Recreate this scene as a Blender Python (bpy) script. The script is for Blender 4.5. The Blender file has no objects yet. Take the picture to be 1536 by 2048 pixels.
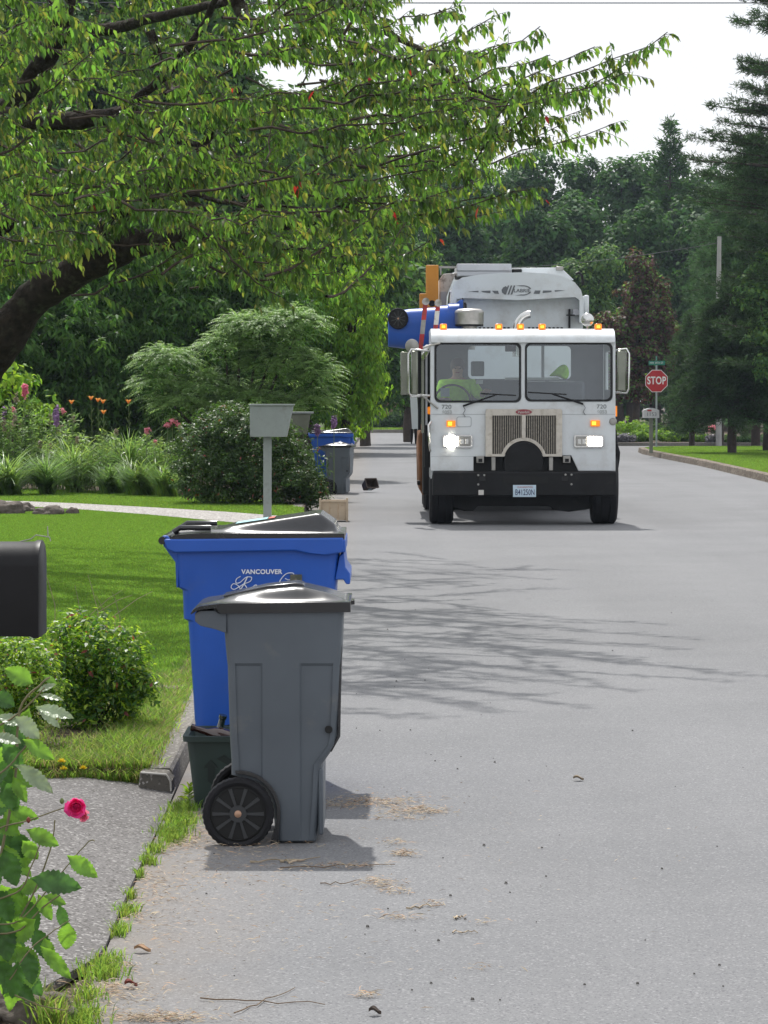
import bpy, bmesh, math, random
import numpy as np
from mathutils import Vector, Matrix, Euler, geometry
random.seed(7)
rng = np.random.default_rng(11)
R = math.radians
scene = bpy.context.scene
C = scene.collection
# ---------------------------------------------------------------- camera
F = 5973.0                      # focal length in pixels of the full size photograph
EYE = 1.6
cam_d = bpy.data.cameras.new('camera')
cam = bpy.data.objects.new('camera', cam_d); C.objects.link(cam)
cam.location = (0, 0, EYE); cam.rotation_euler = (R(90), 0, 0)
cam_d.sensor_fit = 'VERTICAL'; cam_d.sensor_height = 36.0; cam_d.lens = 105.0
cam_d.shift_y = -0.1084
cam_d.clip_start = 0.5; cam_d.clip_end = 3000
scene.camera = cam
# ---------------------------------------------------------------- sky and sun
SUN_EL, SUN_AZ = 56.0, -8.0      # azimuth from +Y towards +X
w = bpy.data.worlds.new('World'); scene.world = w; w.use_nodes = True
nt = w.node_tree; nt.nodes.clear()
out = nt.nodes.new('ShaderNodeOutputWorld'); bg = nt.nodes.new('ShaderNodeBackground')
sky = nt.nodes.new('ShaderNodeTexSky'); sky.sky_type = 'NISHITA'; sky.sun_disc = False
sky.sun_elevation = R(SUN_EL); sky.sun_rotation = R(SUN_AZ); sky.dust_density = 3.0; sky.air_density = 1.0
tc = nt.nodes.new('ShaderNodeTexCoord'); no = nt.nodes.new('ShaderNodeTexNoise')
no.inputs['Scale'].default_value = 2.2; no.inputs['Detail'].default_value = 5
mr = nt.nodes.new('ShaderNodeMapRange'); mr.inputs['From Min'].default_value = .35; mr.inputs['From Max'].default_value = .65
mr.inputs['To Min'].default_value = .72; mr.inputs['To Max'].default_value = .97
mx = nt.nodes.new('ShaderNodeMix'); mx.data_type = 'RGBA'
mx.inputs[7].default_value = (11.6, 11.8, 12.3, 1)
nt.links.new(tc.outputs['Generated'], no.inputs['Vector']); nt.links.new(no.outputs['Fac'], mr.inputs['Value'])
nt.links.new(mr.outputs[0], mx.inputs[0]); nt.links.new(sky.outputs[0], mx.inputs[6])
nt.links.new(mx.outputs[2], bg.inputs['Color']); bg.inputs['Strength'].default_value = 0.1
nt.links.new(bg.outputs[0], out.inputs[0])
sl = bpy.data.lights.new('sun', 'SUN'); sl.energy = 4.6; sl.angle = R(1.0); sl.color = (1.0, .97, .92)
so = bpy.data.objects.new('sun', sl); C.objects.link(so)
az, el = R(SUN_AZ), R(SUN_EL)
tosun = Vector((math.sin(az)*math.cos(el), math.cos(az)*math.cos(el), math.sin(el)))
so.rotation_euler = tosun.to_track_quat('Z', 'Y').to_euler(); so.location = (0, 60, 60)
scene.view_settings.view_transform = 'Standard'; scene.view_settings.look = 'None'
scene.view_settings.exposure = 0.0; scene.view_settings.gamma = 1.0
scene.view_settings.use_curve_mapping = False
scene.render.engine = 'CYCLES'
cy = scene.cycles
cy.max_bounces = 8; cy.diffuse_bounces = 3; cy.glossy_bounces = 3; cy.transmission_bounces = 5
cy.transparent_max_bounces = 8; cy.volume_bounces = 0; cy.caustics_reflective = False; cy.caustics_refractive = False
cy.sample_clamp_indirect = 4.0
# ---------------------------------------------------------------- materials
def mat(name, col, rough=.6, metal=0.0, spec=.5, noise=None, bump=None, transl=None, island=None, coat=0, emit=None, dirt=None):
    """noise=(scale,amount) colour mottling; bump=(scale,strength,dist); transl=(colour,fac); island=(hue,val,sat) per-leaf variation"""
    m = bpy.data.materials.new(name); m.use_nodes = True
    n = m.node_tree; L = n.links; b = n.nodes['Principled BSDF']; o = n.nodes['Material Output']
    b.inputs['Roughness'].default_value = rough; b.inputs['Metallic'].default_value = metal
    b.inputs['Specular IOR Level'].default_value = spec
    if coat: b.inputs['Coat Weight'].default_value = coat; b.inputs['Coat Roughness'].default_value = .08
    b.inputs['Base Color'].default_value = (*col, 1)
    src = None
    texc = n.nodes.new('ShaderNodeTexCoord')
    if noise:
        t = n.nodes.new('ShaderNodeTexNoise'); t.inputs['Scale'].default_value = noise[0]; t.inputs['Detail'].default_value = 6
        L.new(texc.outputs['Object'], t.inputs['Vector'])
        r = n.nodes.new('ShaderNodeMapRange'); r.inputs['From Min'].default_value = .3; r.inputs['From Max'].default_value = .7
        r.inputs['To Min'].default_value = 1-noise[1]; r.inputs['To Max'].default_value = 1+noise[1]
        L.new(t.outputs['Fac'], r.inputs['Value'])
        v = n.nodes.new('ShaderNodeVectorMath'); v.operation = 'SCALE'; v.inputs[0].default_value = col
        L.new(r.outputs[0], v.inputs['Scale']); src = v.outputs[0]
    if dirt:   # (colour, scale, lo, hi)
        t = n.nodes.new('ShaderNodeTexNoise'); t.inputs['Scale'].default_value = dirt[1]; t.inputs['Detail'].default_value = 8
        t.inputs['Roughness'].default_value = .65
        L.new(texc.outputs['Object'], t.inputs['Vector'])
        r = n.nodes.new('ShaderNodeMapRange'); r.inputs['From Min'].default_value = dirt[2]; r.inputs['From Max'].default_value = dirt[3]
        L.new(t.outputs['Fac'], r.inputs['Value'])
        x = n.nodes.new('ShaderNodeMix'); x.data_type = 'RGBA'; x.inputs[7].default_value = (*dirt[0], 1)
        x.inputs[6].default_value = (*col, 1)
        if src: L.new(src, x.inputs[6])
        L.new(r.outputs[0], x.inputs[0]); src = x.outputs[2]
    if island:
        g = n.nodes.new('ShaderNodeNewGeometry')
        wn = n.nodes.new('ShaderNodeTexWhiteNoise'); wn.noise_dimensions = '1D'
        L.new(g.outputs['Random Per Island'], wn.inputs['W'])
        h = n.nodes.new('ShaderNodeHueSaturation'); h.inputs['Color'].default_value = (*col, 1)
        if src: L.new(src, h.inputs['Color'])
        a = n.nodes.new('ShaderNodeMapRange'); a.inputs['To Min'].default_value = .5-island[0]; a.inputs['To Max'].default_value = .5+island[0]*.7
        L.new(g.outputs['Random Per Island'], a.inputs['Value']); L.new(a.outputs[0], h.inputs['Hue'])
        a = n.nodes.new('ShaderNodeMapRange'); a.inputs['To Min'].default_value = 1-island[1]; a.inputs['To Max'].default_value = 1+island[1]
        L.new(wn.outputs['Value'], a.inputs['Value']); L.new(a.outputs[0], h.inputs['Value'])
        src = h.outputs[0]
    if src: L.new(src, b.inputs['Base Color'])
    if bump:
        t = n.nodes.new('ShaderNodeTexNoise'); t.inputs['Scale'].default_value = bump[0]; t.inputs['Detail'].default_value = 5
        L.new(texc.outputs['Object'], t.inputs['Vector'])
        u = n.nodes.new('ShaderNodeBump'); u.inputs['Strength'].default_value = bump[1]; u.inputs['Distance'].default_value = bump[2]
        L.new(t.outputs['Fac'], u.inputs['Height']); L.new(u.outputs[0], b.inputs['Normal'])
    if emit:
        b.inputs['Emission Color'].default_value = (*emit[0], 1); b.inputs['Emission Strength'].default_value = emit[1]
    if transl:
        tr = n.nodes.new('ShaderNodeBsdfTranslucent'); tr.inputs['Color'].default_value = (*transl[0], 1)
        if src:
            q = n.nodes.new('ShaderNodeMix'); q.data_type = 'RGBA'; q.blend_type = 'MULTIPLY'; q.inputs[0].default_value = 1
            k = n.nodes.new('ShaderNodeVectorMath'); k.operation = 'DIVIDE'; L.new(src, k.inputs[0]); k.inputs[1].default_value = [max(c, .01) for c in col]
            q.inputs[6].default_value = (*transl[0], 1); L.new(k.outputs[0], q.inputs[7]); L.new(q.outputs[2], tr.inputs['Color'])
        s = n.nodes.new('ShaderNodeMixShader'); s.inputs[0].default_value = transl[1]
        L.new(b.outputs[0], s.inputs[1]); L.new(tr.outputs[0], s.inputs[2]); L.new(s.outputs[0], o.inputs['Surface'])
    return m
def leafmat(name, col, tcol, fac=.4, hue=.02, val=.35, rough=.42, spec=.5, patch=None):
    return mat(name, col, rough=rough, spec=spec, transl=(tcol, fac), island=(hue, val), noise=patch)
def ground_mat(name, base, specks, stain, rough=.9, scale=220, bumpd=.004, bumps=.5, spec=.25):
    """base colour with two sizes of aggregate and broad stains; specks=list of (colour, voronoi scale, threshold)"""
    m = bpy.data.materials.new(name); m.use_nodes = True
    n = m.node_tree; L = n.links; b = n.nodes['Principled BSDF']
    b.inputs['Roughness'].default_value = rough; b.inputs['Specular IOR Level'].default_value = spec
    tx = n.nodes.new('ShaderNodeTexCoord')
    t = n.nodes.new('ShaderNodeTexNoise'); t.inputs['Scale'].default_value = .55; t.inputs['Detail'].default_value = 9; t.inputs['Roughness'].default_value = .62
    L.new(tx.outputs['Object'], t.inputs['Vector'])
    r = n.nodes.new('ShaderNodeMapRange'); r.inputs['From Min'].default_value = .3; r.inputs['From Max'].default_value = .7
    L.new(t.outputs['Fac'], r.inputs['Value'])
    x = n.nodes.new('ShaderNodeMix'); x.data_type = 'RGBA'; x.inputs[6].default_value = (*base, 1); x.inputs[7].default_value = (*stain, 1)
    L.new(r.outputs[0], x.inputs[0]); cur = x.outputs[2]
    for (c, sc, lo, hi) in specks:
        v = n.nodes.new('ShaderNodeTexVoronoi'); v.inputs['Scale'].default_value = sc
        L.new(tx.outputs['Object'], v.inputs['Vector'])
        sp = n.nodes.new('ShaderNodeSeparateColor'); L.new(v.outputs['Color'], sp.inputs[0])
        r = n.nodes.new('ShaderNodeMapRange'); r.inputs['From Min'].default_value = lo; r.inputs['From Max'].default_value = hi
        L.new(sp.outputs[0], r.inputs['Value'])
        x = n.nodes.new('ShaderNodeMix'); x.data_type = 'RGBA'; x.inputs[7].default_value = (*c, 1)
        L.new(cur, x.inputs[6]); L.new(r.outputs[0], x.inputs[0]); cur = x.outputs[2]
    L.new(cur, b.inputs['Base Color'])
    t = n.nodes.new('ShaderNodeTexNoise'); t.inputs['Scale'].default_value = scale; t.inputs['Detail'].default_value = 4
    L.new(tx.outputs['Object'], t.inputs['Vector'])
    u = n.nodes.new('ShaderNodeBump'); u.inputs['Strength'].default_value = bumps; u.inputs['Distance'].default_value = bumpd
    L.new(t.outputs['Fac'], u.inputs['Height']); L.new(u.outputs[0], b.inputs['Normal'])
    return m
asphalt = ground_mat('asphalt', (.200, .202, .207), [((.12, .12, .13), 190, .78, .97), ((.28, .28, .285), 150, .86, 1.0)], (.166, .169, .175))
def road_wear(m):
    n = m.node_tree; L = n.links; b = n.nodes['Principled BSDF']; src = b.inputs['Base Color'].links[0].from_socket
    tx = n.nodes.new('ShaderNodeTexCoord'); cur = src
    for (sc, det, lo, hi, f0, f1) in (((.75, .035, 1), 3, .35, .65, .93, 1.05), ((.5, .28, 1), 8, .52, .74, 1.0, .88), ((9, 2.2, 1), 10, .60, .80, 1.0, .90)):
        mp = n.nodes.new('ShaderNodeMapping'); mp.inputs['Scale'].default_value = sc; L.new(tx.outputs['Object'], mp.inputs[0])
        t = n.nodes.new('ShaderNodeTexNoise'); t.inputs['Scale'].default_value = 1.0; t.inputs['Detail'].default_value = det; L.new(mp.outputs[0], t.inputs['Vector'])
        r = n.nodes.new('ShaderNodeMapRange'); r.inputs['From Min'].default_value = lo; r.inputs['From Max'].default_value = hi; r.inputs['To Min'].default_value = f0; r.inputs['To Max'].default_value = f1
        L.new(t.outputs['Fac'], r.inputs['Value']); v = n.nodes.new('ShaderNodeVectorMath'); v.operation = 'SCALE'; L.new(cur, v.inputs[0]); L.new(r.outputs[0], v.inputs['Scale']); cur = v.outputs[0]
    # brownish dust close to the gutter (x below about -0.3)
    sp = n.nodes.new('ShaderNodeSeparateXYZ'); L.new(tx.outputs['Object'], sp.inputs[0])
    t = n.nodes.new('ShaderNodeTexNoise'); t.inputs['Scale'].default_value = 3.0; t.inputs['Detail'].default_value = 9; L.new(tx.outputs['Object'], t.inputs['Vector'])
    r = n.nodes.new('ShaderNodeMapRange'); r.inputs['From Min'].default_value = -.25; r.inputs['From Max'].default_value = -.85; r.inputs['To Max'].default_value = .8; L.new(sp.outputs[0], r.inputs['Value'])
    q = n.nodes.new('ShaderNodeMath'); q.operation = 'MULTIPLY'; L.new(t.outputs['Fac'], q.inputs[0]); L.new(r.outputs[0], q.inputs[1])
    x = n.nodes.new('ShaderNodeMix'); x.data_type = 'RGBA'; x.inputs[7].default_value = (.215, .175, .135, 1); L.new(q.outputs[0], x.inputs[0]); L.new(cur, x.inputs[6]); L.new(x.outputs[2], b.inputs['Base Color'])
road_wear(asphalt)
exposed = ground_mat('exposed_aggregate', (.165, .158, .155), [((.07, .066, .062), 130, .75, .88), ((.30, .29, .28), 110, .82, .96)], (.115, .108, .104), bumpd=.006, scale=120)
gravel = ground_mat('gravel_concrete', (.36, .34, .32), [((.12, .11, .10), 60, .7, .8), ((.6, .58, .55), 50, .82, .9)], (.30, .28, .26), scale=60, bumpd=.01)
concrete = ground_mat('curb_concrete', (.21, .195, .175), [((.10, .095, .085), 140, .8, .9), ((.38, .36, .34), 120, .9, .97)], (.12, .11, .095), scale=80, bumpd=.006)
soil = ground_mat('soil', (.085, .062, .042), [((.18, .13, .085), 90, .75, .85), ((.03, .022, .016), 60, .75, .85)], (.055, .042, .03), scale=60, bumpd=.015, bumps=.8)
turf_ground = ground_mat('turf_soil', (.045, .075, .018), [((.09, .13, .03), 60, .6, .8)], (.03, .05, .014), scale=40, bumpd=.02)
M = dict(
 grey_plastic=mat('grey_plastic', (.088, .104, .122), .48, noise=(3.5, .12), bump=(260, .12, .002), dirt=((.17, .165, .155), 5, .58, .85)),
 lid_plastic=mat('lid_plastic', (.014, .015, .018), .22, spec=.7, noise=(5, .2), bump=(160, .05, .001), dirt=((.035, .034, .033), 7, .55, .85)),
 blue_plastic=mat('blue_plastic', (.014, .090, .43), .42, noise=(3, .1), bump=(200, .08, .002), dirt=((.07, .12, .33), 5, .6, .9)),
 green_plastic=mat('green_plastic', (.022, .040, .036), .5, noise=(6, .2)),
 green_mark=mat('green_plastic_mark', (.010, .018, .016), .6),
 hub=mat('hub_plastic', (.030, .032, .035), .45),
 rubber=mat('rubber', (.012, .012, .014), .7, spec=.25, noise=(20, .3)),
 black=mat('black_paint', (.009, .009, .010), .55, spec=.25, noise=(6, .3), dirt=((.035, .032, .03), 8, .6, .9)),
 cavity_shade=mat('cavity_shade_black', (.01, .01, .01), .85),  # near black: the shade of gaps and holes put into the colour
 copper=mat('rusty_axle_cap', (.45, .27, .18), .5, metal=.3),
 white=mat('white_paint', (.66, .69, .71), .36, noise=(2.5, .05), dirt=((.44, .43, .41), 3.5, .50, .85), coat=.2),
 body_white=mat('body_white_paint', (.62, .66, .68), .45, noise=(1.7, .07), dirt=((.40, .385, .36), 2.5, .52, .85)),
 body_grey=mat('body_grey_paint', (.42, .43, .46), .5, noise=(2, .08), dirt=((.3, .26, .23), 3, .55, .85)),
 orange=mat('orange_paint', (.52, .21, .02), .5, noise=(3, .15), dirt=((.22, .10, .03), 5, .55, .8)),
 rust=mat('rusty_orange', (.17, .065, .02), .7, noise=(5, .3)),
 red=mat('red_paint', (.42, .03, .03), .5, dirt=((.08, .05, .04), 12, .5, .7)),
 stripe_white=mat('stripe_white', (.6, .58, .54), .5, dirt=((.18, .16, .13), 14, .5, .7)),
 chrome=mat('chrome', (.62, .62, .60), .16, metal=1),
 steel=mat('dull_steel', (.34, .33, .31), .38, metal=.8, noise=(8, .2)),
 grille_frame=mat('grille_frame_metal', (.56, .52, .46), .36, metal=.4, noise=(9, .12), dirt=((.35, .30, .23), 14, .52, .8)),
 grille_bar=mat('grille_bar_metal', (.26, .235, .20), .45, metal=.5, noise=(30, .25)),
 amber=mat('amber_lens', (.75, .23, .015), .2, emit=((1, .28, .01), .55)),
 amber_lit=mat('amber_lens_lit', (.8, .3, .02), .2, emit=((1, .42, .03), 2.6)),
 headlamp=mat('lit_headlamp', (1, .95, .85), .2, emit=((1, .93, .80), 30)),
 headlamp_dim=mat('lamp_reflector', (.6, .6, .58), .15, metal=.7),
 gasket=mat('window_gasket', (.008, .008, .009), .6),
 interior=mat('cab_interior', (.16, .175, .20), .8, noise=(4, .12)),
 hivis=mat('hivis_fabric', (.50, .98, .05), .8, noise=(9, .12), bump=(18, .6, .02)),
 skin=mat('skin', (.50, .29, .21), .55, noise=(12, .08)),
 hair=mat('hair', (.09, .065, .05), .7), eye=mat('eye_dark', (.02, .015, .01), .3),
 jeans=mat('trousers', (.05, .06, .09), .8),
 paper=mat('paper', (.45, .55, .62), .7),
 mark_grey=mat('mark_grey', (.12, .13, .14), .6), mark_light=mat('mark_light_grey', (.36, .38, .40), .6),
 mark_white=mat('mark_white', (.74, .77, .82), .5), faded=mat('faded_decal', (.40, .42, .42), .6),
 plate=mat('plate_white', (.55, .68, .78), .5, noise=(12, .1)), plate_blue=mat('plate_ink', (.03, .05, .14), .5), plate_red=mat('plate_red_ink', (.4, .08, .08), .5),
 emblem=mat('emblem_red', (.25, .02, .035), .3, coat=.5),
 stop_red=mat('sign_red', (.46, .022, .03), .4, noise=(6, .08)), sign_white=mat('sign_white', (.80, .80, .80), .45), sign_green=mat('sign_green', (.02, .20, .14), .45),
 galv=mat('galvanised_steel', (.36, .39, .40), .5, metal=.35, noise=(6, .12)),
 mailgrey=mat('mailbox_grey_paint', (.27, .30, .29), .65, noise=(5, .07), bump=(30, .2, .004), dirt=((.19, .2, .18), 9, .55, .8)),
 mailolive=mat('mailbox_weathered', (.16, .17, .13), .75, noise=(6, .15)),
 mailblack=mat('mailbox_black', (.009, .009, .010), .45, spec=.22, noise=(5, .25), bump=(60, .1, .003)),
 wood=mat('crate_wood', (.50, .40, .29), .8, noise=(3.5, .15), bump=(40, .3, .003), dirt=((.3, .21, .13), 12, .55, .75)),
 darkwood=mat('tray_brown', (.06, .042, .032), .7, noise=(8, .2)),
 fencewood=mat('fence_wood', (.22, .16, .10), .85, noise=(5, .2)),
 pole=mat('pole_weathered', (.36, .35, .34), .85, noise=(4, .1)),
 bark=mat('bark', (.030, .024, .019), .95, spec=.15, noise=(14, .45), bump=(26, 1.0, .03), dirt=((.075, .085, .05), 7, .54, .76)),
 bark_thin=mat('bark_twig', (.055, .042, .032), .9, spec=.2, noise=(20, .3)),
 bark_dark=mat('bark_dark', (.05, .036, .028), .92, noise=(10, .3), bump=(20, .8, .02)),
 rock=mat('rock', (.11, .09, .075), .9, noise=(6, .35), bump=(14, .9, .03), dirt=((.045, .04, .03), 5, .5, .7)),
 wire=mat('wire', (.05, .05, .055), .6),
 glassbottle=mat('bottle_glass', (.035, .012, .008), .12, coat=1), glassgreen=mat('bottle_glass_dark_green', (.01, .022, .02), .12, coat=1),
 straw=mat('dry_straw', (.36, .29, .20), .85, island=(.02, .4)), stick=mat('dry_stick', (.16, .105, .06), .85), crumb=mat('dark_crumb', (.02, .018, .016), .8),
 deadleaf=mat('dead_leaf', (.42, .26, .15), .75, noise=(30, .2)), redleaf=mat('dry_red_leaf', (.22, .05, .035), .75, noise=(30, .3)),
 sticker=mat('sticker', (.35, .62, .66), .4), stickred=mat('sticker_red', (.55, .10, .07), .4), badge=mat('worn_badge', (.06, .07, .05), .6, dirt=((.2, .17, .12), 40, .45, .6)),
 # foliage
 cherry=leafmat('cherry_leaf', (.044, .092, .022), (.18, .36, .040), .50, .022, .6, .34, .45, patch=(1.1, .38)),
 cherry_tip=leafmat('cherry_young_leaf', (.10, .13, .032), (.36, .44, .06), .5, .04, .4, .42, patch=(1.1, .3)),
 cherry_red=leafmat('cherry_red_leaf', (.32, .03, .02), (.6, .05, .03), .4, .01, .3),
 rhodo=leafmat('rhododendron_leaf', (.046, .105, .022), (.17, .38, .05), .34, .018, .5, .5, .15),
 darkbush=leafmat('dark_bush_leaf', (.040, .082, .020), (.14, .28, .04), .28, .018, .5, .45, .24),
 fern=leafmat('feathery_leaf', (.17, .28, .09), (.36, .56, .15), .42, .015, .35, .45, .3),
 bright=leafmat('bright_green_leaf', (.10, .20, .022), (.36, .62, .045), .46, .02, .4, .5, .2),
 azalea=leafmat('azalea_leaf', (.042, .105, .016), (.20, .44, .03), .38, .02, .4, .4, .3),
 azalea_tip=leafmat('azalea_young_leaf', (.22, .34, .03), (.50, .75, .05), .45, .02, .3),
 azalea_red=leafmat('azalea_red_tip', (.26, .07, .04), (.45, .12, .05), .3, .02, .3),
 strap=leafmat('strap_leaf', (.13, .24, .05), (.36, .56, .11), .42, .02, .35, .4),
 strap_dark=leafmat('dark_stem_leaf', (.11, .20, .055), (.28, .48, .10), .38, .02, .45, .5, .25),
 seed=leafmat('seed_head', (.30, .25, .17), (.4, .33, .2), .3, .02, .3),
 far=leafmat('far_leaf', (.034, .080, .024), (.11, .27, .045), .25, .02, .55, .6, .12),
 far2=leafmat('far_leaf_light', (.060, .118, .045), (.13, .26, .07), .28, .02, .5, .6, .12),
 plum=leafmat('plum_leaf', (.085, .048, .038), (.20, .10, .05), .3, .06, .5, .5, .15),
 olive=leafmat('olive_leaf', (.09, .17, .038), (.22, .42, .07), .32, .02, .45, .5, .15),
 pine=leafmat('pine_needles', (.036, .066, .028), (.09, .18, .05), .22, .015, .55, .6, .12),
 pine_dim=leafmat('mid_conifer_needles', (.05, .10, .04), (.12, .26, .08), .25, .02, .5, .6, .12),
 pine_light=leafmat('light_conifer_needles', (.08, .17, .06), (.18, .38, .12), .28, .02, .45, .5, .15),
 lawn=leafmat('lawn_blade', (.085, .165, .027), (.27, .50, .055), .46, .018, .35, .5, .2),
 weed=leafmat('weed_blade', (.14, .22, .035), (.36, .54, .08), .42, .03, .4, .5, .2),
 drygrass=leafmat('dry_grass_blade', (.30, .26, .11), (.45, .40, .16), .35, .03, .35, .6),
 hazelleaf=mat('broad_green_leaf', (.085, .19, .035), rough=.4, spec=.4, transl=((.30, .58, .05), .45), noise=(28, .35), bump=(90, .5, .004)),
 paleleaf=mat('pale_pleated_leaf', (.26, .33, .21), rough=.38, spec=.6, transl=((.4, .52, .2), .28), noise=(30, .3), bump=(80, .5, .004)),
 darkleaf=mat('dark_broad_leaf', (.040, .100, .030), rough=.4, spec=.35, transl=((.14, .34, .05), .35), noise=(30, .4), bump=(90, .5, .004)),
 cane=mat('cane', (.17, .15, .075), .7), stem=mat('stem_green', (.12, .18, .05), .7),
 rose=mat('rose_petal', (.85, .06, .32), .6, transl=((.95, .10, .40), .4), noise=(30, .2)),
 rose_pale=mat('rose_petal_pale', (.85, .22, .36), .6, transl=((.9, .3, .4), .35)),
 orange_fl=mat('lily_petal', (.85, .40, .10), .6, transl=((.9, .4, .1), .35)),
 pink_fl=mat('pink_petal', (.80, .30, .36), .6, transl=((.9, .4, .45), .35)),
 purple_fl=mat('lupin_floret', (.36, .20, .40), .7, island=(.03, .4)),
 yellow_fl=mat('dandelion', (.85, .65, .02), .6),
 lavender=leafmat('lavender_leaf', (.16, .15, .17), (.2, .2, .22), .2, .03, .3),
)
def glass_mat():
    m = bpy.data.materials.new('windscreen_glass'); m.use_nodes = True
    n = m.node_tree; L = n.links; n.nodes.clear(); o = n.nodes.new('ShaderNodeOutputMaterial')
    t = n.nodes.new('ShaderNodeBsdfTransparent'); t.inputs[0].default_value = (.80, .88, .88, 1)
    g = n.nodes.new('ShaderNodeBsdfGlossy'); g.inputs['Roughness'].default_value = .015; g.inputs[0].default_value = (.9, .95, 1, 1)
    f = n.nodes.new('ShaderNodeFresnel'); f.inputs[0].default_value = 2.0
    s = n.nodes.new('ShaderNodeMixShader'); L.new(f.outputs[0], s.inputs[0]); L.new(t.outputs[0], s.inputs[1]); L.new(g.outputs[0], s.inputs[2])
    L.new(s.outputs[0], o.inputs[0]); return m
M['glass'] = glass_mat()
# ---------------------------------------------------------------- object helpers
def tag(o, label=None, cat=None, group=None, kind=None):
    if label: o['label'] = label
    if cat: o['category'] = cat
    if group: o['group'] = group
    if kind: o['kind'] = kind
    return o
def empty(name, loc, label, cat, rz=0, group=None):
    o = bpy.data.objects.new(name, None); C.objects.link(o); o.location = loc; o.rotation_euler = (0, 0, rz)
    o.empty_display_size = .2
    return tag(o, label, cat, group)
def link(name, me, m=None, parent=None, loc=(0, 0, 0)):
    o = bpy.data.objects.new(name, me); C.objects.link(o); o.location = loc
    if m is not None: me.materials.append(m)
    if parent is not None: o.parent = parent
    return o
def copy_tree(o, parent=None):
    c = o.copy(); C.objects.link(c); c.parent = parent
    for ch in o.children: copy_tree(ch, c)
    return c
def P(px, py, D):
    return Vector(((px-768)*D/F, D, EYE-(py-802)*D/F))
def G(px, py, z=0):      # where the ray through a pixel meets the level z
    D = (EYE-z)*F/(py-802); return Vector(((px-768)*D/F, D, z))
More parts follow.
